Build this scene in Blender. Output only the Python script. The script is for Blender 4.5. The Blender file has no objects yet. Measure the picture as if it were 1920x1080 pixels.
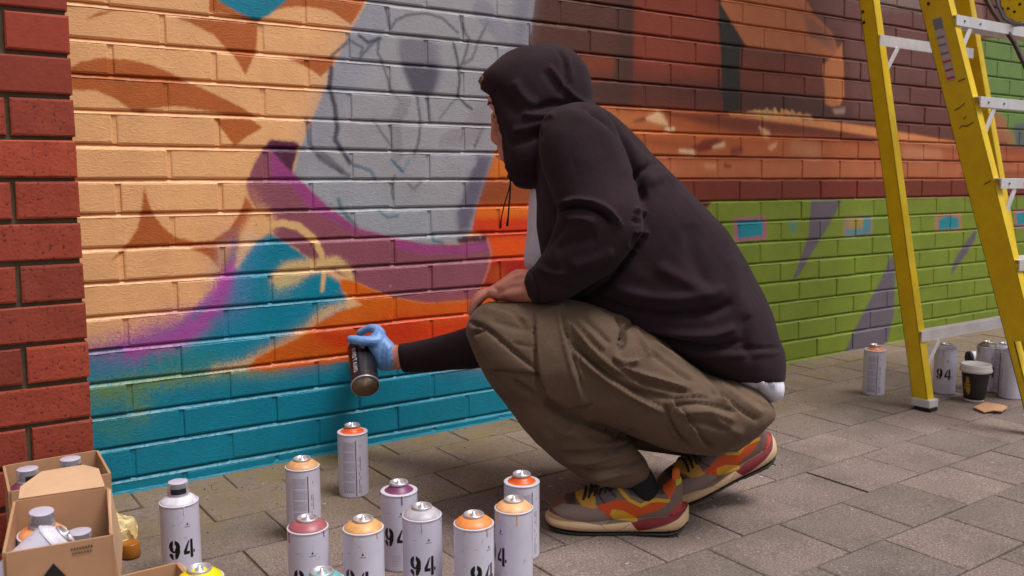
import bpy, bmesh, math, random
import numpy as np
from mathutils import Vector, Matrix, Quaternion
random.seed(7); RNG = np.random.default_rng(7)
scn = bpy.context.scene
COL = scn.collection

# ------------------------------------------------------------------ camera
CF = 1711.0                                   # focal length in photo pixels (1920 wide)
yaw, pitch, roll = 0.609766, 0.10608, -0.010277
CO = np.array([-0.449336, -2.157402, 0.643679])
_cy, _sy = math.cos(yaw), math.sin(yaw)
FW = np.array([_sy*math.cos(pitch), _cy*math.cos(pitch), -math.sin(pitch)])
_r = np.array([_cy, -_sy, 0.0]); _u = np.cross(_r, FW)
RT = _r*math.cos(roll) + _u*math.sin(roll); UP = np.cross(RT, FW)
cd = bpy.data.cameras.new('camera'); cam = bpy.data.objects.new('camera', cd); COL.objects.link(cam)
cam.matrix_world = Matrix(((RT[0], UP[0], -FW[0], CO[0]), (RT[1], UP[1], -FW[1], CO[1]),
                           (RT[2], UP[2], -FW[2], CO[2]), (0, 0, 0, 1)))
cd.sensor_width = 36; cd.lens = CF*36/1920; cd.clip_start = 0.05; cd.clip_end = 500
cd.dof.use_dof = True; cd.dof.focus_distance = 1.95; cd.dof.aperture_fstop = 7.0
scn.camera = cam
scn.render.resolution_x = 1024; scn.render.resolution_y = 576

# ------------------------------------------------------------------ sky and sun (overcast)
SUN_EL, SUN_AZ = math.radians(66), math.radians(150)    # azimuth clockwise from +Y: over the viewer's right shoulder
w = bpy.data.worlds.new('World'); scn.world = w; w.use_nodes = True
wn = w.node_tree; wn.nodes.clear()
sky = wn.nodes.new('ShaderNodeTexSky'); sky.sky_type = 'NISHITA'; sky.sun_disc = False
sky.sun_elevation = SUN_EL; sky.sun_rotation = SUN_AZ; sky.dust_density = 4.0; sky.ozone_density = 1.0
hs = wn.nodes.new('ShaderNodeHueSaturation'); hs.inputs['Saturation'].default_value = 0.10
bg = wn.nodes.new('ShaderNodeBackground'); bg.inputs['Strength'].default_value = 0.062
wo = wn.nodes.new('ShaderNodeOutputWorld')
wn.links.new(sky.outputs[0], hs.inputs['Color']); wn.links.new(hs.outputs[0], bg.inputs[0]); wn.links.new(bg.outputs[0], wo.inputs[0])
sl = bpy.data.lights.new('sun', 'SUN'); sl.energy = 1.5; sl.angle = math.radians(24); sl.color = (1.0, 0.972, 0.945)
so = bpy.data.objects.new('sun', sl); COL.objects.link(so)
sdir = Vector((math.sin(SUN_AZ)*math.cos(SUN_EL), math.cos(SUN_AZ)*math.cos(SUN_EL), math.sin(SUN_EL)))
so.rotation_euler = sdir.to_track_quat('Z', 'Y').to_euler(); so.location = (2, -6, 8)
scn.view_settings.view_transform = 'Standard'; scn.view_settings.look = 'None'
scn.view_settings.exposure = 0.78; scn.view_settings.gamma = 1; scn.view_settings.use_curve_mapping = False

# ------------------------------------------------------------------ helpers
GA, GB, GC = -0.0317, 0.011209, 0.027378                 # the pavement falls gently away from the wall
def gz(x, y): return GA + GB*x + GC*y
GN = Vector((-GB, -GC, 1)).normalized()
GQ = Vector((0, 0, 1)).rotation_difference(GN)
def ray(px, py): return FW + RT*(px-960)/CF - UP*(py-540)/CF
def at(px, py, d): return CO + d*ray(px, py)             # a point of the place from a surveyed direction and depth
def on_wall(px, py, yp=0.0):
    d = ray(px, py); t = (yp-CO[1])/d[1]; return CO + t*d
def on_x(px, py, x):
    d = ray(px, py); t = (x-CO[0])/d[0]; return CO + t*d
def on_ground(px, py):
    d = ray(px, py); t = (GA+GB*CO[0]+GC*CO[1]-CO[2])/(d[2]-GB*d[0]-GC*d[1]); return CO + t*d
def proj(P):
    d = P-CO; z = d@FW
    return 960+CF*(d@RT)/z, 540-CF*(d@UP)/z, z
def lin(c):
    c = np.asarray(c, float)/255.0
    return np.where(c <= 0.04045, c/12.92, ((c+0.055)/1.055)**2.4)
def L3(c, k=1.0): return tuple(float(v)*k for v in lin(c)) + (1.0,)

def link(name, me, mat=None, parent=None, loc=None, smooth=False):
    if mat is not None and not me.materials: me.materials.append(mat)
    if smooth:
        me.polygons.foreach_set('use_smooth', [True]*len(me.polygons))
    o = bpy.data.objects.new(name, me); COL.objects.link(o)
    if parent: o.parent = parent
    if loc is not None: o.location = loc
    return o
def mesh_from(verts, faces, name='mesh'):
    me = bpy.data.meshes.new(name); me.from_pydata([tuple(map(float, v)) for v in verts], [], faces); me.update(); return me
def bm_mesh(bm, name='mesh'):
    me = bpy.data.meshes.new(name); bmesh.ops.recalc_face_normals(bm, faces=bm.faces); bm.to_mesh(me); bm.free(); return me
def empty(name, loc=(0, 0, 0), label=None, cat=None, group=None, kind=None):
    o = bpy.data.objects.new(name, None); COL.objects.link(o); o.location = loc; o.empty_display_size = 0.05
    return tag(o, label, cat, group, kind)
def tag(o, label=None, cat=None, group=None, kind=None):
    if label: o['label'] = label
    if cat: o['category'] = cat
    if group: o['group'] = group
    if kind: o['kind'] = kind
    return o
def hull_box(P8):                                        # 8 corners: bottom 4 then top 4 in the same order
    return P8, [(0,3,2,1),(4,5,6,7),(0,1,5,4),(1,2,6,5),(2,3,7,6),(3,0,4,7)]
def box_bm(bm, lo, hi, bev=0.0, M=None):
    lo = Vector(lo); hi = Vector(hi)
    r = bmesh.ops.create_cube(bm, size=1.0)
    vs = r['verts']
    for v in vs:
        v.co = Vector([(lo[i]+hi[i])/2 + v.co[i]*(hi[i]-lo[i]) for i in range(3)])
    if bev > 0:
        es = list({e for v in vs for e in v.link_edges})
        r2 = bmesh.ops.bevel(bm, geom=es, offset=bev, segments=2, affect='EDGES', profile=0.5)
        vs = list({v for f in r2['faces'] for v in f.verts} | {v for v in vs if v.is_valid})
    if M is not None:
        for v in vs: v.co = M @ v.co
    return vs
def bar_mesh(P0, P1, w, h, updir=(0, 0, 1), bev=0.0):     # rectangular bar from P0 to P1
    P0 = Vector(P0); P1 = Vector(P1); d = (P1-P0); L = d.length; d.normalize()
    u = Vector(updir); u = (u - u.dot(d)*d).normalized(); s = d.cross(u)
    M = Matrix(((d.x, s.x, u.x, P0.x), (d.y, s.y, u.y, P0.y), (d.z, s.z, u.z, P0.z), (0, 0, 0, 1)))
    bm = bmesh.new(); box_bm(bm, (0, -w/2, -h/2), (L, w/2, h/2), bev, M); return bm_mesh(bm)
def lathe(profile, n=40, closed=True):                   # profile [(r, z)]
    vs, fs = [], []
    for r, z in profile:
        for k in range(n):
            a = 2*math.pi*k/n; vs.append((r*math.cos(a), r*math.sin(a), z))
    for i in range(len(profile)-1):
        for k in range(n):
            k2 = (k+1) % n; fs.append((i*n+k, i*n+k2, (i+1)*n+k2, (i+1)*n+k))
    if closed:
        fs.append(tuple(reversed(range(n)))); m = (len(profile)-1)*n; fs.append(tuple(range(m, m+n)))
    return mesh_from(vs, fs)
def tube(pts, rad, n=8):
    pts = [Vector(p) for p in pts]; vs, fs = [], []
    for i, p in enumerate(pts):
        t = (pts[min(i+1, len(pts)-1)]-pts[max(i-1, 0)]).normalized()
        a = t.orthogonal().normalized() if i == 0 else (a - a.dot(t)*t).normalized()
        b = t.cross(a); r = float(rad if not hasattr(rad, '__len__') else rad[i])
        for k in range(n):
            an = 2*math.pi*k/n; vs.append(p + r*(math.cos(an)*a+math.sin(an)*b))
    for i in range(len(pts)-1):
        for k in range(n):
            k2 = (k+1) % n; fs.append((i*n+k, i*n+k2, (i+1)*n+k2, (i+1)*n+k))
    fs.append(tuple(reversed(range(n)))); m = (len(pts)-1)*n; fs.append(tuple(range(m, m+n)))
    return mesh_from(vs, fs)

# ------------------------------------------------------------------ materials
def new_mat(name):
    m = bpy.data.materials.new(name); m.use_nodes = True
    nt = m.node_tree; b = nt.nodes['Principled BSDF']; return m, nt, b
def nnode(nt, t, **kw):
    n = nt.nodes.new(t)
    for k, v in kw.items():
        if k in n.inputs: n.inputs[k].default_value = v
        else: setattr(n, k, v)
    return n
def noise(nt, scale, detail=3.0, rough=0.6, vec=None):
    n = nnode(nt, 'ShaderNodeTexNoise', Scale=scale, Detail=detail, Roughness=rough)
    if vec is not None: nt.links.new(vec, n.inputs['Vector'])
    return n
def ramp(nt, src, stops):
    r = nt.nodes.new('ShaderNodeValToRGB'); e = r.color_ramp.elements
    while len(e) < len(stops): e.new(0.5)
    for i, (p, c) in enumerate(stops):
        e[i].position = p; e[i].color = c if len(c) == 4 else (*c, 1)
    nt.links.new(src, r.inputs[0]); return r
def bump(nt, b, h, strength=0.3, dist=0.002, prev=None):
    n = nnode(nt, 'ShaderNodeBump', Strength=strength, Distance=dist)
    nt.links.new(h, n.inputs['Height'])
    if prev: nt.links.new(prev.outputs[0], n.inputs['Normal'])
    nt.links.new(n.outputs[0], b.inputs['Normal']); return n
def mat(name, c, rough=0.6, metal=0.0, var=0.12, nscale=30, bstr=0.0, bscale=200, bdist=0.001, spec=0.5, coord='Object', sheen=0, trans=0, vec_stretch=None):
    m, nt, b = new_mat(name)
    tc = nt.nodes.new('ShaderNodeTexCoord'); v = tc.outputs[coord]
    n = noise(nt, nscale, 4, 0.6, v); c = L3(c)
    lo = tuple(x*(1-var) for x in c[:3]) + (1,); hi = tuple(min(1, x*(1+var)) for x in c[:3]) + (1,)
    r = ramp(nt, n.outputs[0], [(0.3, lo), (0.7, hi)]); nt.links.new(r.outputs[0], b.inputs['Base Color'])
    b.inputs['Roughness'].default_value = rough; b.inputs['Metallic'].default_value = metal
    b.inputs['Specular IOR Level'].default_value = spec
    if sheen: b.inputs['Sheen Weight'].default_value = sheen; b.inputs['Sheen Roughness'].default_value = 0.5
    if trans: b.inputs['Transmission Weight'].default_value = trans
    if bstr:
        vv = v
        if vec_stretch:
            mp = nnode(nt, 'ShaderNodeMapping'); mp.inputs['Scale'].default_value = vec_stretch
            nt.links.new(v, mp.inputs[0]); vv = mp.outputs[0]
        n2 = noise(nt, bscale, 3, 0.7, vv); bump(nt, b, n2.outputs[0], bstr, bdist)
    return m

# ------------------------------------------------------------------ procedural paint maps (drawn here, in metres of the surface)
def poly_mask(W, H, P):
    """anti-aliased even-odd fill of polygon P (pixel coords) in a W x H grid"""
    P = np.asarray(P, float); x0 = int(max(0, math.floor(P[:, 0].min())-2)); x1 = int(min(W, math.ceil(P[:, 0].max())+3))
    y0 = int(max(0, math.floor(P[:, 1].min())-2)); y1 = int(min(H, math.ceil(P[:, 1].max())+3))
    if x1 <= x0 or y1 <= y0: return None
    acc = np.zeros((y1-y0, x1-x0)); S = 2
    for sx in range(S):
        for sy in range(S):
            xs = np.arange(x0, x1)+(sx+.5)/S; ys = np.arange(y0, y1)+(sy+.5)/S
            X, Y = np.meshgrid(xs, ys); ins = np.zeros(X.shape, bool)
            for i in range(len(P)):
                ax, ay = P[i]; bx, by = P[(i+1) % len(P)]
                if ay == by: continue
                c = (ay > Y) != (by > Y)
                ins ^= c & (X < (bx-ax)*(Y-ay)/(by-ay)+ax)
            acc += ins
    return x0, y0, acc/(S*S)
def blur(a, s):
    if s < 0.3: return a
    r = int(3*s)+1; k = np.exp(-0.5*(np.arange(-r, r+1)/s)**2); k /= k.sum()
    a = np.apply_along_axis(lambda m: np.convolve(m, k, 'same'), 0, a)
    return np.apply_along_axis(lambda m: np.convolve(m, k, 'same'), 1, a)
class Paint:
    def __init__(s, W, H, tf, base):
        s.W, s.H, s.tf = W, H, tf; s.A = np.zeros((H, W, 3)); s.A[:] = lin(base)
        s.N = RNG.random((H, W))
    def _put(s, x0, y0, m, c, a, sp):
        h, w_ = m.shape
        if sp > 0:
            n = s.N[y0:y0+h, x0:x0+w_]; m = np.clip(m + (n-0.5)*sp*2.4*m*(1-m)*2, 0, 1)
        m = (m*a)[..., None]; s.A[y0:y0+h, x0:x0+w_] = s.A[y0:y0+h, x0:x0+w_]*(1-m) + lin(c)*m
    def poly(s, pts, c, b=0.5, a=1.0, sp=0.0):
        P = [s.tf(*p) for p in pts]; r = poly_mask(s.W, s.H, P)
        if r is None: return
        x0, y0, m = r
        if b > 0.3:
            p = int(3*b)+2; X0, Y0 = max(0, x0-p), max(0, y0-p); X1, Y1 = min(s.W, x0+m.shape[1]+p), min(s.H, y0+m.shape[0]+p)
            M = np.zeros((Y1-Y0, X1-X0)); M[y0-Y0:y0-Y0+m.shape[0], x0-X0:x0-X0+m.shape[1]] = m
            x0, y0, m = X0, Y0, blur(M, b)
        s._put(x0, y0, m, c, a, sp)
    def stroke(s, pts, wd, c, b=1.0, a=1.0, sp=0.0):      # wd: width in map pixels, scalar or per point
        P = np.array([s.tf(*p) for p in pts], float); n = len(P)
        wv = np.array([wd]*n if not hasattr(wd, '__len__') else wd, float)/2
        p = wv.max()+3*b+2
        x0 = int(max(0, P[:, 0].min()-p)); x1 = int(min(s.W, P[:, 0].max()+p)); y0 = int(max(0, P[:, 1].min()-p)); y1 = int(min(s.H, P[:, 1].max()+p))
        if x1 <= x0 or y1 <= y0: return
        X, Y = np.meshgrid(np.arange(x0, x1)+.5, np.arange(y0, y1)+.5); best = np.full(X.shape, 1e9)
        for i in range(n-1):
            d = P[i+1]-P[i]; L = max(d@d, 1e-9); t = np.clip(((X-P[i, 0])*d[0]+(Y-P[i, 1])*d[1])/L, 0, 1)
            q = np.hypot(X-P[i, 0]-t*d[0], Y-P[i, 1]-t*d[1]) - (wv[i]*(1-t)+wv[i+1]*t); best = np.minimum(best, q)
        m = 1/(1+np.exp(np.clip(best/max(b*0.6, 0.3), -30, 30))); s._put(x0, y0, m, c, a, sp)
    def image(s, name):
        im = bpy.data.images.new(name, s.W, s.H, float_buffer=True); im.colorspace_settings.name = 'Non-Color'
        A = np.ones((s.H, s.W, 4), np.float32); A[..., :3] = np.clip(s.A, 0, 1); im.pixels.foreach_set(A.ravel()); im.update(); im.pack(); return im

# ---- the mural, in wall coordinates
MX0, MX1, MZ0, MZ1, MR = -0.3, 4.7, -0.1, 1.7, 0.0022
MW, MH = int((MX1-MX0)/MR), int((MZ1-MZ0)/MR)
def wtf(px, py):
    p = on_wall(px, py); return (p[0]-MX0)/MR, (p[2]-MZ0)/MR
PEACH = (248,184,126); BRN = (192,100,40); GREY = (168,163,168); TEAL = (0,134,162); MAUVE = (152,84,98); PUR = (92,34,68); PINKP = (168,66,140)
mu = Paint(MW, MH, wtf, PEACH)
P_, S_ = mu.poly, mu.stroke
P_([(930,-250),(2400,-900),(2400,345),(1000,339),(1000,700),(930,700)], (108,58,46), 1)
P_([(1000,330),(1300,330),(1300,700),(1000,700)], (150,60,30), 3)
# timber scene, upper right
P_([(1000,-200),(1187,-200),(1187,205),(1000,190)], (92,52,40), 3)
P_([(1187,-200),(1350,-250),(1355,210),(1187,205)], (134,56,38), 1.5)
P_([(1155,-200),(1187,-200),(1187,140),(1160,150)], (78,44,38), 4, 0.8)
P_([(1215,30),(1350,30),(1350,120),(1215,110)], (142,64,44), 10, 0.5)
P_([(1050,100),(1150,105),(1150,160),(1050,150)], (140,60,30), 4, 0.8)
P_([(1110,140),(1400,150),(1560,190),(1640,235),(1400,214),(1110,196)], (74,42,38), 9, 0.75)
P_([(1388,100),(1545,115),(1545,175),(1388,170)], (122,54,40), 5, 0.8)
P_([(1500,-200),(1800,-300),(1800,230),(1600,215),(1590,60),(1530,30)], (116,70,64), 4)
P_([(1640,-80),(1740,-100),(1740,25),(1650,15)], (150,128,120), 5, 0.7)
P_([(1348,-200),(1348,18),(1356,207),(1387,210),(1387,89),(1398,88),(1376,48),(1356,12)], (44,38,36), 1)
P_([(1352,-150),(1352,8),(1376,48),(1400,88),(1470,96),(1555,108),(1572,95),(1560,60),(1528,28),(1500,-20),(1480,-150)], (188,108,64), 1.5)
P_([(1500,20),(1560,60),(1565,95),(1520,70)], (120,76,70), 5, 0.7)
P_([(1543,122),(1565,100),(1580,80),(1583,180),(1575,198),(1560,200),(1548,196)], (200,120,70), 1.5)
P_([(1560,205),(1585,202),(1583,214),(1565,214)], (190,160,140), 2, 0.7, 1)
P_([(1700,150),(1780,160),(1790,250),(1720,240)], (110,58,52), 5, 0.7)
P_([(1780,-50),(1838,-60),(1845,60),(1835,80),(1790,70)], (150,104,88), 3, .8)
P_([(1832,75),(1850,72),(2400,40),(2400,300),(1890,272),(1870,220),(1840,140)], (112,142,72), 1.5)
# plank
P_([(1080,193),(1400,213),(1640,238),(1775,262),(1905,278),(2400,310),(2400,338),(1000,337),(1000,190)], (178,88,44), 1)
P_([(1000,252),(1640,275),(1900,290),(1900,300),(1640,300),(1000,296)], (186,98,54), 3)
P_([(1200,300),(1660,304),(2400,312),(2400,334),(1200,332)], (192,108,66), 3)
P_([(1120,205),(1240,215),(1260,238),(1180,240),(1120,230)], (214,130,74), 6, .6)
S_([(1250,212),(1330,225),(1400,236),(1500,240),(1640,262)], [6,16,26,22,12], (112,46,32), 4, 0.85)
S_([(1370,214),(1450,221),(1540,232),(1640,248),(1760,268),(1850,280)], [5,12,14,15,14,10], (228,146,88), 1.6)
S_([(1110,243),(1300,252),(1500,262)], 8, (216,116,54), 3, .7)
S_([(1100,290),(1300,296),(1640,300),(1900,306)], 5, (140,64,36), 2, .7)
S_([(1110,262),(1220,266),(1300,276)], 10, (140,60,30), 5, .6)
S_([(1190,228),(1215,222),(1240,216)], [3,9,3], (130,56,34), 2, .9)
S_([(1215,222),(1235,220),(1250,232)], [6,18,6], (240,192,148), 2, .9, 1)
S_([(1250,243),(1262,243)], 7, (240,200,160), 1.5, .9)
S_([(1290,285),(1320,274),(1345,268),(1352,264)], [6,18,14,4], (128,44,28), 2)
S_([(1275,283),(1300,286)], [5,9], (240,190,150), 2, .9)
S_([(1338,276),(1356,271)], [5,8], (240,190,150), 2, .9)
S_([(1375,285),(1388,280)], [14,10], (128,50,32), 3, .9)
S_([(1425,240),(1438,252)], [4,14], (236,180,130), 2, .8, 1)
S_([(1445,278),(1455,270)], [10,5], (236,176,130), 2, .8, 1)
S_([(1490,275),(1530,285)], [20,26], (206,140,104), 7, .6)
S_([(1700,285),(1760,290)], [24,20], (214,148,110), 7, .6)
S_([(1325,312),(1340,312)], 8, (226,160,120), 3, .7)
S_([(1360,310),(1368,312)], 6, (110,40,28), 2, .8)
for i in range(34):
    t = i/33; x = 1402+t*118; S_([(x, 213-11*math.sin(t*3.1)*random.random()+t*8), (x+3, 214+t*9)], 7+4*random.random(), (random.randint(200,235), random.randint(140,185), random.randint(90,130)), 1, .85)
P_([(1640,262),(1780,282),(2400,310),(2400,290),(1780,268)], (150,74,52), 4, .6)
P_([(1850,205),(1880,215),(1905,270),(1840,262)], (176,108,72), 3, .9)
P_([(1900,235),(1920,230),(1935,275),(1905,272)], (90,92,110), 3, .8)
P_([(1800,322),(2400,318),(2400,332),(1800,330)], (130,60,40), 3, .7)
# dark red course, green field
P_([(1000,337),(1280,338),(1640,339),(2400,341),(2400,366),(1640,373),(1280,380),(1000,385)], (122,48,32), 1)
P_([(1540,340),(1640,341),(1640,372),(1540,374)], (132,44,30), 8, .6)
P_([(1180,384),(1350,377),(1713,371.5),(2400,362),(2400,900),(1100,900),(1140,600)], (124,142,40), 1)
for i in range(40):
    x = random.uniform(1330, 1960); y = random.uniform(380, 640)
    S_([(x, y), (x+random.uniform(15, 60), y-random.uniform(-3, 8))], random.uniform(8, 30), random.choice([(138,158,56),(112,132,34),(132,150,48),(108,128,42)]), 9, .4, .2)
P_([(1290,378),(1336,377),(1320,396),(1306,400)], (92,30,24), 1.5)
P_([(1520,376),(1578,375),(1562,408),(1530,462),(1500,512),(1484,530),(1500,488),(1516,440)], (106,96,108), 1.5)
P_([(1672,478),(1678,500),(1676,590),(1662,648),(1582,662),(1610,602),(1648,532)], (108,98,110), 2)
P_([(1833,425),(1828,450),(1802,490),(1783,516),(1788,490),(1812,452)], (104,94,106), 2)
P_([(1376,409),(1436,406),(1437,448),(1378,453)], (186,84,140), 2, .85)
P_([(1382,415),(1431,411),(1430,442),(1385,447)], (18,138,152), 1.5)
P_([(1584,408),(1636,404),(1636,441),(1580,444)], (190,110,140), 2, .5)
P_([(1584,432),(1618,428),(1618,408),(1632,406),(1632,438),(1584,442)], (54,140,158), 3, .9)
P_([(1592,412),(1618,409),(1616,425),(1594,428)], (168,150,30), 4, .8)
P_([(1752,403),(1803,398),(1803,432),(1752,435)], (200,120,110), 3, .6)
P_([(1760,412),(1775,405),(1796,408),(1798,428),(1760,431)], (24,140,158), 2)
P_([(1902,394),(1980,386),(1980,425),(1904,428)], (196,100,140), 2, .8)
P_([(1905,399),(1980,392),(1980,420),(1907,422)], (26,140,152), 2)
P_([(1478,418),(1494,416),(1487,441)], (60,140,150), 4, .8)
# orange column beside the face
P_([(926,285),(1110,285),(1110,640),(870,640),(885,560),(905,530),(922,480),(915,446),(884,430),(890,400),(905,350)], (200,50,8), 1)
P_([(926,285),(1110,285),(1110,336),(908,337)], (224,116,28), 2)
P_([(906,337),(1110,337),(1110,383),(894,385)], (160,74,28), 3)
P_([(894,385),(1110,383),(1110,412),(886,415)], (236,112,16), 3)
P_([(886,410),(1000,408),(1000,440),(884,436)], (228,60,6), 4)
P_([(915,444),(1110,440),(1110,482),(922,484)], (246,84,4), 3)
P_([(922,487),(1110,484),(1110,560),(895,562)], (180,26,4), 3)
P_([(922,500),(945,500),(945,530),(912,530)], (196,84,16), 5, .8)
# grey figure
P_([(700,-260),(1060,-200),(1003,0),(985,130),(926,290),(905,350),(888,405),(884,436),(860,456),(800,460),(735,448),(667,427),(613,388),(550,330),(560,285),(575,250),(600,190),(630,115),(661,52),(690,0)], GREY, 1)
P_([(560,300),(640,320),(720,360),(860,420),(870,450),(800,460),(735,446),(667,425),(613,386),(550,330)], (166,170,178), 10, .8)
P_([(690,0),(740,10),(690,120),(640,210),(600,300),(560,290),(575,250),(630,115)], (150,152,172), 12, .6)
P_([(970,-40),(1006,-40),(1000,30),(985,100),(950,120),(960,50)], (122,118,138), 8, .7)
P_([(892,292),(924,290),(908,345),(894,385),(880,430),(860,436),(856,400),(877,340)], (108,100,120), 3)
P_([(895,160),(930,170),(925,290),(890,290)], (150,140,150), 14, .5)
P_([(749,72),(797,69),(819,85),(826,132),(812,176),(775,176),(759,135),(746,101)], (132,126,136), 2.5)
P_([(752,118),(824,118),(826,140),(812,177),(775,177),(759,138)], (92,86,102), 2.5)
P_([(800,72),(825,82),(835,130),(825,172),(812,176),(822,130)], (150,144,158), 3, .6)
DK = (74,72,86); DT = (66,116,134)
for pts, wd, c, a in [
 ([(724,15),(732,55),(742,38),(765,28),(800,25),(830,35),(858,62)],3,DK,.6), ([(673,66),(690,80),(712,72)],4,DK,.8), ([(655,75),(680,90),(675,108),(692,88),(712,70)],3,DK,.6),
 ([(621,125),(618,165),(628,200),(632,240),(628,262),(640,280),(656,305)],6,DK,.75), ([(618,125),(622,105),(650,80)],3,DK,.7), ([(710,72),(708,100),(718,120),(728,150),(732,170)],3,DK,.6),
 ([(735,170),(750,190),(762,212)],3,DK,.4), ([(782,182),(788,225),(785,262),(776,295)],3.5,DK,.6), ([(802,180),(806,225)],3.5,DK,.6), ([(850,80),(858,115),(862,150),(858,178),(872,195),(885,205)],4,DK,.7),
 ([(862,30),(872,62),(880,75),(870,110),(862,130)],3.5,DK,.6), ([(915,40),(900,70),(885,110),(870,120)],3.5,DK,.5), ([(862,180),(845,195),(825,222)],3,DK,.4), ([(575,225),(580,270),(600,298),(640,322),(655,330)],5,DK,.5),
 ([(600,290),(615,298),(640,320)],8,DK,.45), ([(665,310),(695,320),(705,338)],3.5,DT,.7), ([(735,300),(755,322),(768,300)],4,DT,.8), ([(740,330),(735,360),(738,372)],3,DK,.5), ([(635,375),(640,392),(655,410),(668,425)],5,DT,.6),
 ([(710,395),(725,408),(745,405)],3,DT,.6), ([(765,345),(775,355),(790,340)],4,DK,.4), ([(700,225),(715,250),(735,275)],3,DK,.5), ([(812,440),(812,452),(830,456)],4,DT,.6), ([(868,250),(864,262)],3,DK,.6), ([(905,240),(890,275)],4,DK,.5),
 ([(760,190),(740,230),(745,290)],16,(150,142,148),.6), ([(840,270),(880,250),(905,215)],30,(146,138,144),.4), ([(905,20),(940,60)],30,(140,134,150),.5), ([(770,310),(850,290),(880,300)],24,(172,166,176),.5)]:
    S_(pts, wd*.95, c, 1.0, min(1, a*1.3), .3)
# peach shapes
P_([(388,-80),(393,22),(430,28),(480,41),(485,41),(504,22),(535,14),(576,12.6),(620,20),(658,47),(692,-8),(720,-80)], BRN, .7)
P_([(402,-60),(407,0),(440,20),(480,39),(505,28),(538,0),(560,-60)], (0,132,158), .8)
P_([(325,32),(400,36),(484,42),(480,100),(470,118),(460,141),(440,108),(400,66),(360,44)], BRN, .7)
P_([(535,108),(576,126),(602,144),(614,132),(632,108)], BRN, .7)
P_([(131,128),(150,116),(190,109),(235,112),(280,120),(310,132),(345,150),(400,175),(450,200),(486,221),(425,216),(390,208),(350,202),(320,199),(280,204),(250,208),(215,185),(180,170),(134,169)], BRN, .7)
P_([(250,207),(280,203),(268,211)], (150,90,50), 1)
P_([(402,222),(470,222),(492,240),(465,255),(440,274),(425,255),(410,235)], BRN, .7)
P_([(157,38),(185,23),(216,19),(195,27),(162,37)], BRN, .7)
P_([(270,350),(280,385),(290,405),(305,425),(330,445),(365,453),(400,450),(430,430),(450,400),(460,368),(478,395),(465,430),(445,456),(420,463),(300,463),(240,468),(205,492),(225,472),(240,455),(257,430),(265,395)], BRN, .7)
P_([(345,461),(390,480),(412,505),(418,530),(432,505),(450,480),(462,455),(440,455)], BRN, 1.2)
# teal ground
P_([(120,1000),(120,652),(165,656),(240,640),(330,608),(385,560),(425,520),(450,478),(478,452),(505,434),(535,450),(570,478),(600,505),(640,530),(660,600),(900,690),(1250,640),(1300,1000)], TEAL, 2, 1, .8)
P_([(120,690),(1300,690),(1300,1000),(120,1000)], (0,126,152), 25, .6)
P_([(165,656),(260,640),(340,612),(330,660),(200,700),(160,700)], (96,118,164), 9, .75, 1.2)
S_([(440,455),(436,500),(430,560),(410,590)], [12,26,34,20], (110,120,176), 9, .7, 1.4)
S_([(480,452),(450,490),(440,530)], 16, (70,140,190), 7, .7, 1.2)
S_([(165,655),(240,640),(300,618),(350,596)], [10,22,26,20], (186,104,160), 7, .75, 1.5)
S_([(240,655),(320,640),(370,612),(402,575),(425,525),(432,502)], [10,22,20,18,16,10], (182,72,168), 4, .9, 1)
S_([(352,590),(400,552),(430,508),(445,480)], [4,7,6,3], (200,84,180), 2, .7, .8)
S_([(250,662),(300,648),(340,640)], [20,14,8], (176,70,160), 6, .7, 1.2)
S_([(185,735),(300,712),(400,700),(520,690)], [12,14,10,8], (140,152,36), 6, .75, 1.3)
S_([(250,740),(262,775)], [16,8], (120,148,50), 9, .7, 1.4)
S_([(180,745),(235,735)], 14, (110,140,60), 9, .6, 1.4)
S_([(190,800),(230,810)], 10, (90,140,60), 8, .5, 1.4)
S_([(300,672),(380,676),(420,690)], 14, (60,140,110), 9, .5, 1.4)
# mauve leaf
P_([(500,270),(508,263),(545,300),(550,327),(613,387),(667,427),(733,445),(800,459),(860,459),(913,452),(922,480),(907,530),(885,563),(800,569),(733,556),(700,543),(660,526),(590,492),(555,465),(520,445),(490,405),(470,375),(461,347),(468,328),(480,300)], MAUVE, .8)
P_([(461,347),(472,345),(500,400),(520,420),(520,445),(488,405),(470,375)], (196,130,104), 4, .8, .8)
P_([(510,280),(550,325),(613,386),(667,426),(735,446),(700,442),(660,434),(625,412),(585,395),(545,345),(512,340),(506,300)], PINKP, 2.5, .9)
P_([(735,446),(800,459),(860,461),(914,453),(918,466),(870,476),(800,476),(745,468)], (172,70,140), 2, .9)
P_([(500,270),(508,262),(552,266),(562,272),(553,300),(546,322),(522,297),(506,280)], PUR, 1)
P_([(856,446),(913,440),(914,453),(860,458)], PUR, 1.5)
P_([(700,150),(701,150),(701,151)], PUR, .3)
S_([(918,455),(922,475),(915,505),(905,530)], 3, (214,120,110), 1, .8)
S_([(455,470),(468,440),(490,415),(505,425)], [4,22,30,8], PEACH, 3, .95, .6)
S_([(445,500),(455,470),(470,445)], [4,12,14], (236,190,150), 2, .9, .6)
S_([(412,500),(420,470),(430,462)], [6,14,6], (220,170,140), 3, .8, .8)
S_([(500,425),(528,418),(560,425),(588,448),(602,475),(608,505),(604,545)], [7,8,9,9,7,6,4], (240,190,128), .8)
S_([(525,522),(545,512),(570,504),(600,496),(630,492),(652,508),(662,528)], [20,26,20,14,14,12,5], (234,190,130), 2.2, 1, .8)
S_([(545,520),(530,532),(522,538)], [14,12,5], (200,190,140), 6, .8, 1.4)
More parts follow.
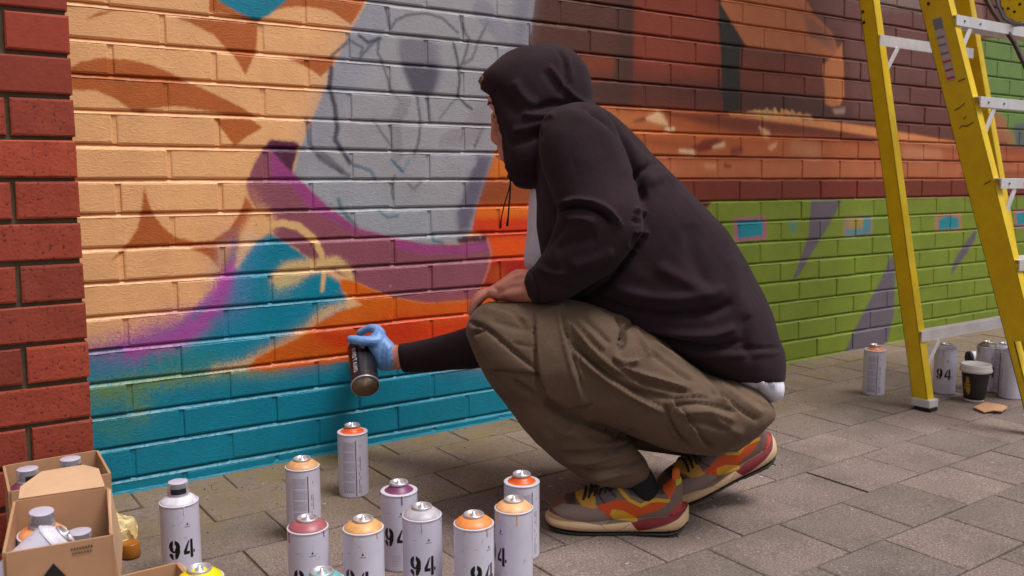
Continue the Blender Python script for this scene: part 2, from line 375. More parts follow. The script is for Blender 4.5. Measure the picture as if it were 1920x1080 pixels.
# orange leaf and its pale spray edge
S_([(400,694),(460,683),(520,655),(580,620),(605,590),(640,575),(700,566)], [4,9,12,12,12,8,3], (240,190,130), 4, 1, .9)
P_([(636,524),(660,526),(700,543),(733,556),(800,569),(885,563),(960,540),(1120,540),(1120,662),(900,680),(700,672),(620,680),(560,688),(500,694),(466,692),(480,672),(520,652),(560,634),(600,604),(640,582),(680,572),(640,545)], (226,104,14), .9)
P_([(466,692),(480,672),(520,652),(600,604),(640,625),(620,650),(640,672),(560,688)], (204,92,16), 8, .8)
P_([(700,600),(800,588),(890,578),(1000,575),(1000,680),(850,670),(720,650)], (224,52,6), 12, .95)
P_([(700,580),(780,585),(885,570),(885,590),(760,602)], (240,110,10), 9, .6)
S_([(600,630),(655,638)], [8,22], (206,34,8), 8, .9)
S_([(640,640),(720,632),(760,620)], [8,26,30], (216,52,8), 9, .8)
S_([(860,440),(880,420)], .1, DK, .3, 0)
for i in range(70):
    x = random.uniform(480, 1000); y = random.uniform(380, 700); c_ = random.choice([(250,200,150),(240,110,20),(0,110,140),(170,70,140),(90,40,60)])
    S_([(x, y), (x+.5, y+random.uniform(.5, 2))], random.uniform(.6, 1.5), c_, .5, .7)
for x, y, l, c_ in ((736, 447, 16, (214,120,110)), (566, 470, 10, MAUVE), (612, 676, 14, (206,92,20)), (820, 560, 12, MAUVE), (300, 668, 10, (150,80,160)), (1403, 448, 8, (20,120,140)), (470, 690, 9, (204,92,16))):
    S_([(x, y), (x+.6, y+l)], [2.2, 1.3], c_, .6, .8)
mural_img = mu.image('mural_paint')

def wall_root_mat(name, root):
    m, nt, b = new_mat(name)
    tc = nt.nodes.new('ShaderNodeTexCoord'); tc.object = root
    v = tc.outputs['Object']
    jn = noise(nt, 90, 2, .6, v)
    sub = nnode(nt, 'ShaderNodeVectorMath', operation='SUBTRACT'); nt.links.new(jn.outputs['Color'], sub.inputs[0]); sub.inputs[1].default_value = (.5, .5, .5)
    ml = nnode(nt, 'ShaderNodeVectorMath', operation='MULTIPLY_ADD'); nt.links.new(sub.outputs[0], ml.inputs[0]); ml.inputs[1].default_value = (.006, .006, .006); nt.links.new(v, ml.inputs[2])
    sx = nt.nodes.new('ShaderNodeSeparateXYZ'); nt.links.new(ml.outputs[0], sx.inputs[0])
    def mr(src, a, c):
        n = nnode(nt, 'ShaderNodeMapRange', clamp=False); nt.links.new(src, n.inputs[0])
        n.inputs[1].default_value = a; n.inputs[2].default_value = c; return n.outputs[0]
    cx = nt.nodes.new('ShaderNodeCombineXYZ'); nt.links.new(mr(sx.outputs[0], MX0, MX1), cx.inputs[0]); nt.links.new(mr(sx.outputs[2], MZ0, MZ1), cx.inputs[1])
    im = nt.nodes.new('ShaderNodeTexImage'); im.image = mural_img; im.extension = 'EXTEND'; im.interpolation = 'Cubic'; nt.links.new(cx.outputs[0], im.inputs[0])
    n = noise(nt, 9, 6, .7, v); r = ramp(nt, n.outputs[0], [(.3, (.86,)*3), (.7, (1.06,)*3)])
    mx = nnode(nt, 'ShaderNodeMix', data_type='RGBA', blend_type='MULTIPLY'); mx.inputs[0].default_value = 1
    nt.links.new(im.outputs[0], mx.inputs[6]); nt.links.new(r.outputs[0], mx.inputs[7])
    n3 = noise(nt, 260, 2, .8, v); r3 = ramp(nt, n3.outputs[0], [(.25, (.93,)*3), (.6, (1.02,)*3)])
    mx2 = nnode(nt, 'ShaderNodeMix', data_type='RGBA', blend_type='MULTIPLY'); mx2.inputs[0].default_value = .8
    nt.links.new(mx.outputs[2], mx2.inputs[6]); nt.links.new(r3.outputs[0], mx2.inputs[7]); nt.links.new(mx2.outputs[2], b.inputs['Base Color'])
    b.inputs['Roughness'].default_value = 0.42; b.inputs['Specular IOR Level'].default_value = .42
    # dragged-brick creases under the paint, fine paint grain over them
    mp = nnode(nt, 'ShaderNodeMapping'); mp.inputs['Rotation'].default_value = (0, .5, 0); mp.inputs['Scale'].default_value = (1, 1, 2.6); nt.links.new(v, mp.inputs[0])
    c1 = nnode(nt, 'ShaderNodeTexNoise', Scale=17.0, Detail=3.0, Roughness=.55, Distortion=2.4); nt.links.new(mp.outputs[0], c1.inputs[0])
    rr = ramp(nt, c1.outputs[0], [(.44, (.1,)*3), (.495, (1,)*3), (.55, (.15,)*3), (.66, (.1,)*3), (.70, (.7,)*3), (.74, (.1,)*3)])
    b1 = bump(nt, b, rr.outputs[0], .24, .0024)
    c2 = noise(nt, 330, 3, .7, v); b2 = bump(nt, b, c2.outputs[0], .10, .0010, b1)
    c3 = noise(nt, 70, 4, .6, v); bump(nt, b, c3.outputs[0], .14, .003, b2)
    return m

# ------------------------------------------------------------------ pavement
BRK, CRS = .225, .075
pave_mat, nt, b = new_mat('concrete_paver')
tc = nt.nodes.new('ShaderNodeNewGeometry'); v = tc.outputs['Position']
oi = nt.nodes.new('ShaderNodeObjectInfo')
n1 = noise(nt, 230, 4, .85, v); r1 = ramp(nt, n1.outputs[0], [(.30, L3((74,62,58))), (.45, L3((126,112,106))), (.57, L3((148,132,126))), (.70, L3((206,192,186)))])
n2 = noise(nt, 4.5, 5, .6, v); r2 = ramp(nt, n2.outputs[0], [(.35, (.72, .71, .68)), (.5, (.94, .92, .9)), (.65, (1.08, 1.05, 1.04))])
m1 = nnode(nt, 'ShaderNodeMix', data_type='RGBA', blend_type='MULTIPLY'); m1.inputs[0].default_value = 1
nt.links.new(r1.outputs[0], m1.inputs[6]); nt.links.new(r2.outputs[0], m1.inputs[7])
r3 = ramp(nt, oi.outputs['Random'], [(0, (.72, .73, .73)), (.5, (.88, .86, .85)), (1, (1.02, .98, .97))])
m2 = nnode(nt, 'ShaderNodeMix', data_type='RGBA', blend_type='MULTIPLY'); m2.inputs[0].default_value = 1
nt.links.new(m1.outputs[2], m2.inputs[6]); nt.links.new(r3.outputs[0], m2.inputs[7])
# algae and grime build up towards the foot of the wall, in patches
sx = nt.nodes.new('ShaderNodeSeparateXYZ'); nt.links.new(v, sx.inputs[0])
mrn = nnode(nt, 'ShaderNodeMapRange'); nt.links.new(sx.outputs[1], mrn.inputs[0]); mrn.inputs[1].default_value = -.62; mrn.inputs[2].default_value = -.02
n4 = noise(nt, 14, 5, .7, v); r4 = ramp(nt, n4.outputs[0], [(.34, (0,)*3), (.62, (1,)*3)])
mm = nnode(nt, 'ShaderNodeMath', operation='MULTIPLY'); nt.links.new(mrn.outputs[0], mm.inputs[0]); nt.links.new(r4.outputs[0], mm.inputs[1])
m3 = nnode(nt, 'ShaderNodeMix', data_type='RGBA'); nt.links.new(mm.outputs[0], m3.inputs[0]); nt.links.new(m2.outputs[2], m3.inputs[6]); m3.inputs[7].default_value = L3((128,108,70))
n6 = noise(nt, 38, 4, .7, v); r6 = ramp(nt, n6.outputs[0], [(.56, (1,)*3), (.68, (.66, .6, .52))])
m6 = nnode(nt, 'ShaderNodeMix', data_type='RGBA', blend_type='MULTIPLY'); nt.links.new(mrn.outputs[0], m6.inputs[0])
nt.links.new(m3.outputs[2], m6.inputs[6]); nt.links.new(r6.outputs[0], m6.inputs[7]); nt.links.new(m6.outputs[2], b.inputs['Base Color'])
b.inputs['Roughness'].default_value = .85
bump(nt, b, n1.outputs[0], .8, .002)

bed_mat = mat('joint_sand', (84,68,50), .95, var=.35, nscale=60, bstr=.6, bscale=300)
pav = link('pavement', mesh_from([(-60, -60, gz(-60, -60)-.0034), (60, -60, gz(60, -60)-.0034), (60, .2, gz(60, .2)-.0034), (-60, .2, gz(-60, .2)-.0034)], [(0, 1, 2, 3)]), bed_mat)
tag(pav, 'grey brown concrete block pavement laid in running bond along the mural wall', kind='structure')
def slab_mesh(lx, ly, h, bv, jit=0):
    v, f = [], []
    for z, ins in ((-h, 0), (-bv, 0), (-bv*.3, bv*.35), (0, bv)):
        for sx_, sy_ in ((-1, -1), (1, -1), (1, 1), (-1, 1)):
            v.append((sx_*(lx/2-ins)+random.uniform(-jit, jit), sy_*(ly/2-ins)+random.uniform(-jit, jit), z))
    for k in range(3):
        for i in range(4):
            j = (i+1) % 4; f.append((4*k+i, 4*k+j, 4*k+4+j, 4*k+4+i))
    f.append((12, 13, 14, 15)); return mesh_from(v, f)
PX, PY = .2105, .172
pav_meshes = [slab_mesh(PX-.0032, PY-.0032, .05, .0028, .0007) for _ in range(6)]
for me in pav_meshes: me.materials.append(pave_mat)
cands = []
for k in range(-8, 9):
    yc = -1.145+.172*k+.086
    if yc > .02: continue
    off = 0.832 if k % 2 == 0 else 0.832+PX*.5
    for i in range(-30, 60):
        cands.append((off+(i+.5)*PX, yc))
rest_v, rest_f, nvis = [], [], 0
for x, y in cands:
    c = np.array([x, y, gz(x, y)]); px, py, z = proj(c)
    vis = z > .3 and -160 < px < 2080 and 500 < py < 1220
    if vis and nvis < 300:
        nvis += 1; o = link('paver', random.choice(pav_meshes), parent=pav)
        tilt = Quaternion((random.uniform(-1, 1), random.uniform(-1, 1), 0), random.gauss(0, .004))
        o.rotation_mode = 'QUATERNION'; o.rotation_quaternion = GQ @ tilt
        o.location = (x+random.gauss(0, .0006), y+random.gauss(0, .0006), gz(x, y)+random.gauss(0, .0006))
    elif -5 < x < 9:
        me = pav_meshes[0]; n0 = len(rest_v)
        for vv in me.vertices: rest_v.append((vv.co.x+x, vv.co.y+y, vv.co.z+gz(x+vv.co.x, y+vv.co.y)))
        for p in me.polygons: rest_f.append(tuple(n0+i for i in p.vertices))
for k in range(9, 24):                                    # rows behind the viewer, one joined piece
    yc = -1.145-.172*k-.086+.172*0
    for i in range(-30, 40):
        x = .832+(i+.5*(k % 2)+.5)*PX; y = yc; me = pav_meshes[0]; n0 = len(rest_v)
        for vv in me.vertices: rest_v.append((vv.co.x+x, vv.co.y+y, vv.co.z+gz(x+vv.co.x, y+vv.co.y)))
        for p in me.polygons: rest_f.append(tuple(n0+i for i in p.vertices))
tag(link('paver_field', mesh_from(rest_v, rest_f), pave_mat, pav), kind='stuff')

# ------------------------------------------------------------------ mural wall
wall = empty('brick_wall', (0, 0, 0), 'long brick wall painted with a colourful mural of peach, teal, grey, orange and green', 'wall')
mural = wall_root_mat('mural_paint', wall)
def brick_mesh(L, H, D=.05, bv=.0045, jit=.0007):
    v, f = [], []
    bv = min(bv, .0034)
    prof = ((D, 0), (bv*.9, .0002), (bv*.34, bv*.45), (0, bv*1.3))       # (depth, inset)
    for d, ins in prof:
        for sx_, sz_ in ((-1, -1), (1, -1), (1, 1), (-1, 1)):
            v.append((sx_*(L/2-ins)+random.uniform(-jit, jit), d, sz_*(H/2-ins)+random.uniform(-jit, jit)))
    for k in range(3):
        for i in range(4):
            j = (i+1) % 4; f.append((4*k+i, 4*k+j, 4*k+4+j, 4*k+4+i))
    f.append((12, 13, 14, 15)); return mesh_from(v, f)
bms = [brick_mesh(BRK-.0085, CRS-.0085, jit=.0009) for _ in range(8)]
for me in bms: me.materials.append(mural)
cand = []
for k in range(-16, 17):                                   # course k lies between levels (15-k)*H and the one above
    zc = (15-k)*CRS - CRS/2
    if zc < -.04: continue
    par = k % 2                                            # k even: joints on whole bricks
    for i in range(-2, 29):
        xc = (i+.5)*BRK + (0 if par == 0 else BRK*.5)
        if xc < -.25: continue
        px, py, z = proj(np.array([xc, 0, zc]))
        cand.append((xc, zc, -60 < px < 1985 and -45 < py < 1000, z))
vis = sorted([c for c in cand if c[2]], key=lambda c: c[3]); oth = [c for c in cand if not c[2]] + vis[300:]; vis = vis[:300]
for xc, zc, _, _ in vis:
    o = link('brick', random.choice(bms), parent=wall)
    o.location = (xc+random.gauss(0, .0006), random.gauss(0, .0007), zc+random.gauss(0, .0006)); o.rotation_euler = (random.gauss(0, .004), random.gauss(0, .002), random.gauss(0, .002))
rv, rf = [], []
for xc, zc, _, _ in oth:
    me = random.choice(bms); n0 = len(rv)
    for vv in me.vertices: rv.append((vv.co.x+xc, vv.co.y, vv.co.z+zc))
    for p in me.polygons: rf.append(tuple(n0+i for i in p.vertices))
tag(link('brickwork', mesh_from(rv, rf), mural, wall), kind='stuff')
# mortar sheet with a slightly uneven surface, plus the wall's mass behind it
def grid_sheet(x0, x1, z0, z1, y, step, amp):
    nx, nz = int((x1-x0)/step)+1, int((z1-z0)/step)+1
    X = np.linspace(x0, x1, nx); Z = np.linspace(z0, z1, nz); vs = [(x, y+random.uniform(-amp, amp), z) for z in Z for x in X]
    fs = [(j*nx+i, j*nx+i+1, (j+1)*nx+i+1, (j+1)*nx+i) for j in range(nz-1) for i in range(nx-1)]
    return mesh_from(vs, fs)
mv, mf = [], []; mnx = 300
zr = []
for k in range(-2, 32):                                    # weather-struck bed joints: recessed under the brick above, flush with the one below
    zb = k*CRS; zr += [(zb-.0060, -.0002), (zb+.0046, .0094), (zb+.0060, .0030), (zb+CRS-.0062, .0030)]
for (z_, y_) in zr:
    for i in range(mnx): mv.append((-.3+6.7*i/(mnx-1), y_+random.uniform(-.0005, .0005), z_+random.uniform(-.0006, .0006)))
for j in range(len(zr)-1):
    for i in range(mnx-1): a = j*mnx+i; mf.append((a, a+1, a+mnx+1, a+mnx))
link('mortar', mesh_from(mv, mf), mural, wall)
bmx = bmesh.new(); box_bm(bmx, (-.3, .03, -.2), (6.5, .33, 2.42)); link('wall_core', bm_mesh(bmx), bed_mat, wall)
# painted mortar fillet along the foot of the wall
fv = []; ff = []; n = 90
for i in range(n):
    x = -.3+i*(6.6/n); z = gz(x, 0); j = random.uniform(-.003, .003)
    fv += [(x, .003, z+.009+j*.7), (x, -.001+j*.4, z+.004+j), (x, -.005+j, z-.01)]
    if i: a = 3*i; ff += [(a-3, a, a+1, a-2), (a-2, a+1, a+2, a-1)]
link('painted_fillet', mesh_from(fv, ff), mural, wall, smooth=True)

# ------------------------------------------------------------------ brick pier
pier = empty('brick_pier', (-.131, -.3, 0), 'unpainted red brick pier standing proud at the left end of the mural', 'pillar')
def red_brick(name, c, c2, grit):
    m, nt, b = new_mat(name); tc = nt.nodes.new('ShaderNodeTexCoord'); oi = nt.nodes.new('ShaderNodeObjectInfo')
    g = nt.nodes.new('ShaderNodeNewGeometry'); v = g.outputs['Position']
    n = noise(nt, 22, 5, .7, v); r = ramp(nt, n.outputs[0], [(.3, L3(c)), (.7, L3(c2))])
    rr = ramp(nt, oi.outputs['Random'], [(0, (.60, .60, .68)), (.35, (.78, .78, .82)), (.7, (1, .98, .95)), (1, (1.2, 1.22, 1.1))])
    mx = nnode(nt, 'ShaderNodeMix', data_type='RGBA', blend_type='MULTIPLY'); mx.inputs[0].default_value = 1; nt.links.new(r.outputs[0], mx.inputs[6]); nt.links.new(rr.outputs[0], mx.inputs[7])
    vo = nnode(nt, 'ShaderNodeTexNoise', Scale=150.0, Detail=2.0); nt.links.new(v, vo.inputs[0])
    r2 = ramp(nt, vo.outputs[0], [(.30, (.25, .22, .22)), (.40, (1, 1, 1))])
    m2 = nnode(nt, 'ShaderNodeMix', data_type='RGBA', blend_type='MULTIPLY'); m2.inputs[0].default_value = grit; nt.links.new(mx.outputs[2], m2.inputs[6]); nt.links.new(r2.outputs[0], m2.inputs[7])
    nt.links.new(m2.outputs[2], b.inputs['Base Color']); b.inputs['Roughness'].default_value = .75
    bb = bump(nt, b, vo.outputs[0], .6*grit+.1, .0015); n5 = noise(nt, 60, 4, .6, v); bump(nt, b, n5.outputs[0], .35, .003, bb); return m
rb = red_brick('red_brick', (150,54,32), (172,70,46), .9); rb2 = red_brick('smooth_red_brick', (156,54,30), (170,66,40), .15)
pier_mortar = mat('grey_mortar', (88,76,58), .95, var=.2, nscale=40, bstr=.7, bscale=250)
st_m = [brick_mesh(.2175, .0672, .10, .003, .0012) for _ in range(4)]; hd_m = [brick_mesh(.105, .0672, .10, .003, .0012) for _ in range(4)]
st_s = [m_.copy() for m_ in st_m]; hd_s = [m_.copy() for m_ in hd_m]
for me in st_m+hd_m: me.materials.append(rb)
for me in st_s+hd_s: me.materials.append(rb2)
z = .973; k = 0
zs = [.973-.0752*i for i in range(-3, 15)]
for r_, zt in enumerate(zs):
    zc = zt-.0376; smooth_row = 1 <= r_ <= 4
    x = -.131-.001+random.uniform(-.0008, .0008); full = (r_ % 2 == 0)
    seq = ['s', 'h', 's', 'h', 's'] if not full else ['h2', 's', 'h', 's', 'h']
    # even rows show one long brick to the corner, odd rows a short one then the joint near the frame edge
    seq = ['s', 's', 's', 's'] if full else ['t', 's', 's', 's']
    for s_ in seq:
        wd = {'s': .215, 'h': .1025, 't': .1025, 'h2': .1025}[s_]
        me = random.choice((st_s if smooth_row else st_m) if wd > .2 else (hd_s if smooth_row else hd_m))
        o = link('brick', me, parent=pier); o.location = (x-wd/2+.131, random.gauss(0, .0012), zc+random.gauss(0, .0008))
        o.rotation_euler = (random.gauss(0, .004), 0, random.gauss(0, .004)); x -= wd+.010
bmx = bmesh.new(); box_bm(bmx, (-1.2, .0085, -.12), (-.004, .32, 1.28)); link('mortar', bm_mesh(bmx), pier_mortar, pier)

# ------------------------------------------------------------------ step ladder
def on_h(px, py, h):                                      # point at height h above the pavement
    d = ray(px, py); t = (GA+h+GB*CO[0]+GC*CO[1]-CO[2])/(d[2]-GB*d[0]-GC*d[1]); return CO + t*d
def prism(poly3, nrm, th):                                # polygon (3-D points) extruded by th along nrm
    nrm = Vector(nrm).normalized()*th; n = len(poly3); v = [Vector(p) for p in poly3]; v += [p+nrm for p in v]
    f = [tuple(range(n)), tuple(reversed(range(n, 2*n)))] + [(i, i+n, (i+1) % n+n, (i+1) % n) for i in range(n)]
    me = mesh_from(v, f); bm = bmesh.new(); bm.from_mesh(me); return bm_mesh(bm)
yel, nt, b = new_mat('yellow_fibreglass')
tc = nt.nodes.new('ShaderNodeTexCoord'); v = tc.outputs['Object']
n = noise(nt, 14, 5, .7, v); r = ramp(nt, n.outputs[0], [(.3, L3((214,174,2))), (.7, L3((232,198,6)))])
n2 = noise(nt, 75, 4, .8, v); r2 = ramp(nt, n2.outputs[0], [(.22, (.35, .33, .3)), (.34, (1, 1, 1))])
mx = nnode(nt, 'ShaderNodeMix', data_type='RGBA', blend_type='MULTIPLY'); mx.inputs[0].default_value = .7; nt.links.new(r.outputs[0], mx.inputs[6]); nt.links.new(r2.outputs[0], mx.inputs[7])
nt.links.new(mx.outputs[2], b.inputs['Base Color']); b.inputs['Roughness'].default_value = .42
alu = mat('aluminium', (222,218,222), .42, metal=.3, var=.1, nscale=18, bstr=.1, bscale=90)
alu_d = mat('dull_steel', (120,116,118), .45, metal=.7, var=.15)
blackr = mat('black_rubber', (22,20,20), .7)
stick_w = mat('sticker_print', (186,168,170), .5, var=.1, nscale=60); stick_g = mat('grey_sticker', (128,124,140), .5, var=.15, nscale=60); stick_r = mat('red_sticker', (186,56,70), .5); inkm = mat('marker_ink', (70,58,20), .6)
XL = 2.10
lad = empty('stepladder', on_ground(1738, 770), 'yellow fibreglass stepladder with aluminium treads standing by the green part of the mural', 'ladder')
def child(name, me, m, parent, smooth=False):
    o = link(name, me, m, smooth=smooth); o.parent = parent; o.matrix_parent_inverse = Matrix.Translation(-Vector(parent.location)) if parent.rotation_euler.to_quaternion().angle < 1e-6 else parent.matrix_basis.inverted(); return o
def cont(px0, py0, px1, py1, py, x=XL):                   # point on plane x= at image row py along the edge through two sightings
    t = (py-py0)/(py1-py0); return Vector(on_x(px0+(px1-px0)*t, py, x))
def rail(name_parts, eL0, eL1, eR0, eR1, ytop, ybot, flange, x=XL, cut=None):
    A0 = cont(*eL0, *eL1, ytop, x); A1 = cont(*eL0, *eL1, ybot, x); B0 = cont(*eR0, *eR1, ytop, x); B1 = cont(*eR0, *eR1, ybot, x)
    return A0, A1, B0, B1
def c_rail(A0, A1, B0, B1, fl, th=.004):                  # C channel: web between edges A and B on plane x, flanges pointing +x
    bm = bmesh.new()
    def quadbox(P, Q, R, S, off):                         # sheet PQRS thickened by off
        vs = [bm.verts.new(p) for p in (P, Q, R, S)] + [bm.verts.new(p+off) for p in (P, Q, R, S)]
        for f in ((0,1,2,3), (7,6,5,4), (0,4,5,1), (1,5,6,2), (2,6,7,3), (3,7,4,0)): bm.faces.new([vs[i] for i in f])
    X = Vector((1, 0, 0)); quadbox(A0, A1, B1, B0, X*th)
    e = (A0-B0).normalized()*th
    quadbox(B0, B1, B1+X*fl, B0+X*fl, e); quadbox(A0, A1, A1+X*fl, A0+X*fl, -e)
    me = bm_mesh(bm)
    bm = bmesh.new(); bm.from_mesh(me); bmesh.ops.bevel(bm, geom=bm.edges[:], offset=.0012, segments=2, affect='EDGES'); return bm_mesh(bm)
# rear left rail (narrow) and climbing-side left rail (wide)
rA = dict(eL0=(1610, 0), eL1=(1712, 765)); 
RA0, RA1, RB0, RB1 = rail('', (1610, 0), (1713, 765), (1637, 0), (1741, 765), -420, 758, .03)
child('rear_rail', c_rail(RA0, RA1, RB0, RB1, .036), yel, lad)
WA0, WA1, WB0, WB1 = rail('', (1722, 0), (1871, 580), (1777, 0), (1914, 540), -420, 640, .03)
child('climbing_rail', c_rail(WA0, WA1, WB0, WB1, .034), yel, lad)
WC0 = cont(1722, 0, 1871, 580, 640); WC1 = cont(1722, 0, 1871, 580, 845); WD0 = WC0+(WB1-WA1)*.30; WD1 = WC1+(WB1-WA1)*.30
child('climbing_rail_foot', c_rail(WC0, WC1, WD0, WD1, .034), yel, lad)
for (P, Q, d0) in ((RA0, RA1, 0), ):
    pass
LW = .56; LWB = .645
X = Vector((1, 0, 0))
child('rear_rail', c_rail(RA0+X*(LW-.036), RA1+X*LWB, RB0+X*(LW-.036), RB1+X*LWB, .036), yel, lad)
child('climbing_rail', c_rail(WA0+X*LW, WC1+X*LWB, WB0+X*LW, WD1+X*LWB+(WB1-WA1)*.7, .034), yel, lad)
# feet
f0 = Vector(on_ground(1738, 768)); up = Vector((0, 0, 1))
bmx = bmesh.new(); box_bm(bmx, (XL-.004, RA1.y-.0, GA+GB*XL+GC*RA1.y+.012), (XL+.044, RA1.y+.001, .0)); bmx.free()
ff0 = (RA1+RB1)/2
fz = gz(XL, ff0.y)
bmx = bmesh.new(); box_bm(bmx, (XL-.005, min(RA1.y, RB1.y)-.008, fz+.010), (XL+.043, max(RA1.y, RB1.y)+.004, RA1.z+.022), .003); child('foot_bracket', bm_mesh(bmx), alu, lad)
bmx = bmesh.new(); box_bm(bmx, (XL-.006, min(RA1.y, RB1.y)-.010, fz), (XL+.038, max(RA1.y, RB1.y)-.006, fz+.011), .003); child('rubber_foot', bm_mesh(bmx), blackr, lad)
fz2 = gz(XL, WC1.y); WM = (WC1+WD1)/2
bmx = bmesh.new(); box_bm(bmx, (XL-.006, WM.y-.03, fz2), (XL+.045, WM.y+.03, max(fz2+.02, WC1.z+.01)), .004); child('rubber_foot', bm_mesh(bmx), blackr, lad)
# treads
def tread(px, py0, py1, L, depth=.085):
    a = Vector(on_x(px, py0, XL+.02)); c = Vector(on_x(px, py1, XL+.02)); h = a.z-c.z; y = a.y
    bm = bmesh.new(); box_bm(bm, (XL+.004, y, c.z), (XL+L, y+.004, a.z), .0008)
    for k in range(4):
        box_bm(bm, (XL+.004, y+.006+k*depth/4, a.z-.003), (XL+L, y+.002+(k+1)*depth/4, a.z), .0004)
    box_bm(bm, (XL+.004, y+depth, a.z-.018), (XL+L, y+depth+.003, a.z), .0006)
    o = child('tread', bm_mesh(bm), alu, lad); return a, c
def rivets(y, z, xs, parent):
    for x in xs:
        bm = bmesh.new(); bmesh.ops.create_uvsphere(bm, u_segments=8, v_segments=5, radius=.0035)
        o = child('rivet', bm_mesh(bm), alu_d, parent); o.location = Vector(o.location)+Vector((x, y, z))
tr = []
for px, y0, y1 in ((1800, 28, 48), (1845, 181, 201), (1884, 334, 354), (1918, 487, 508)):
    a, c = tread(px, y0, y1, LW); tr.append((a, c)); rivets(a.y-.001, (a.z+c.z)/2, (XL+.045, XL+.13), lad)
for (a, c) in tr:
    p0 = Vector((XL+.085, a.y+.004, c.z)); p1 = Vector((XL+.018, a.y+.004, c.z-.105)); child('tread_brace', bar_mesh(p0, p1, .004, .017, (1, 0, 0), .0008), alu, lad)
    child('tread_brace', bar_mesh(p0+X*(LW-.17), p1+X*(LW-.036), .004, .017, (1, 0, 0), .0008), alu, lad)
def rear_bar(px, py, h):
    a = Vector(on_x(px, py, XL+.03)); bm = bmesh.new(); box_bm(bm, (XL+.004, a.y, a.z-h), (XL+LW-.02, a.y+.004, a.z), .0008); box_bm(bm, (XL+.004, a.y, a.z-.0005), (XL+LW-.02, a.y+.03, a.z+.003), .0005)
    child('rear_bar', bm_mesh(bm), alu, lad)
    p0 = Vector((XL+.095, a.y-.002, a.z-h)); p1 = Vector((XL+.036, a.y-.002, a.z-h-.075)); child('rear_brace', bar_mesh(p0, p1, .004, .015, (1, 0, 0), .0008), alu, lad)
rear_bar(1660, 68, .030); rear_bar(1738, 622, .030)
rear_bar(1636, -220, .03)
# top cap
tcp = (RA0+WA0)/2
bmx = bmesh.new(); box_bm(bmx, (XL-.02, min(RA0.y, WA0.y)-.04, WA0.z-.03), (XL+LW+.02, max(RA0.y, RB0.y, WA0.y)+.04, WA0.z+.05), .01); child('top_cap', bm_mesh(bmx), yel, lad)
# bolt holes, stickers and pen marks on the side of the rails
def on_web(px, py, off=-.0012): return Vector(on_x(px, py, XL+off))
def web_plate(pts, m, name, off=-.0012, parent=None):
    P = [on_web(x, y, off) for x, y in pts]; child(name, prism(P, (-1, 0, 0), .0006), m, parent or lad)
for px, py in ((1618, 22), (1620, 42), (1741, 7)):
    P = on_web(px, py); bm = bmesh.new(); bmesh.ops.create_cone(bm, cap_ends=True, segments=12, radius1=.0048, radius2=.0042, depth=.003, matrix=Matrix.Translation(P)@Matrix.Rotation(math.pi/2, 4, 'Y')); child('bolt', bm_mesh(bm), blackr, lad)
web_plate([(1748, 36), (1765, 31), (1792, 148), (1777, 153)], stick_w, 'sticker')
web_plate([(1748.5, 37), (1764.5, 33), (1769, 52), (1753, 57)], stick_g, 'sticker_panel', -.002)
for (x0, y0, m_) in ((1757, 70, stick_g), (1760, 84, stick_g), (1765, 100, stick_g), (1769, 115, stick_r), (1773, 131, stick_r), (1776, 146, stick_r)):
    web_plate([(x0-1, y0), (x0+13.5, y0-4), (x0+14.5, y0), (x0, y0+4)], m_, 'sticker_line', -.002)
for pts in ([(1790, 206), (1802, 199)], [(1803, 198), (1809, 192)], [(1799, 240), (1805, 234), (1812, 236), (1825, 228)], [(1806, 222), (1812, 218)], [(1796, 152), (1810, 146)], [(1845, 345), (1858, 338)]):
    for i in range(len(pts)-1):
        (xa, ya), (xb, yb) = pts[i], pts[i+1]; web_plate([(xa, ya), (xb, yb), (xb, yb+2), (xa, ya+2)], inkm, 'pen_mark')
# spreader and gusset at the top right
child('spreader_bar', tube([Vector(on_x(x, y, XL+.30)) for x, y in ((1838, -18), (1850, 0), (1862, 22), (1880, 48), (1902, 80), (1930, 140), (1960, 200))], .0075, 8), mat('dark_bronze_bar', (74,56,52), .5, metal=.4), lad, True)
gp = [Vector(on_x(x, y, XL+.32)) for x, y in ((1872, -30), (1878, 8), (1888, 30), (1905, 40), (1930, 36), (1935, -30))]
child('gusset_plate', prism(gp, (1, 0, 0), .006), yel, lad)
gr = [Vector(on_x(x, y, XL+.317)) for x, y in ((1864, -30), (1872, 12), (1884, 36), (1904, 47), (1932, 43))]
child('gusset_rim', tube(gr, .006, 8), alu_d, lad, True)
for x, y in ((1890, 16), (1902, 22), (1893, -2), (1912, 8), (1906, -6)):
    P = Vector(on_x(x, y, XL+.318)); bm = bmesh.new(); bmesh.ops.create_cone(bm, cap_ends=True, segments=10, radius1=.004, radius2=.0035, depth=.004, matrix=Matrix.Translation(P)@Matrix.Rotation(math.pi/2, 4, 'Y')); child('bolt', bm_mesh(bm), blackr, lad)

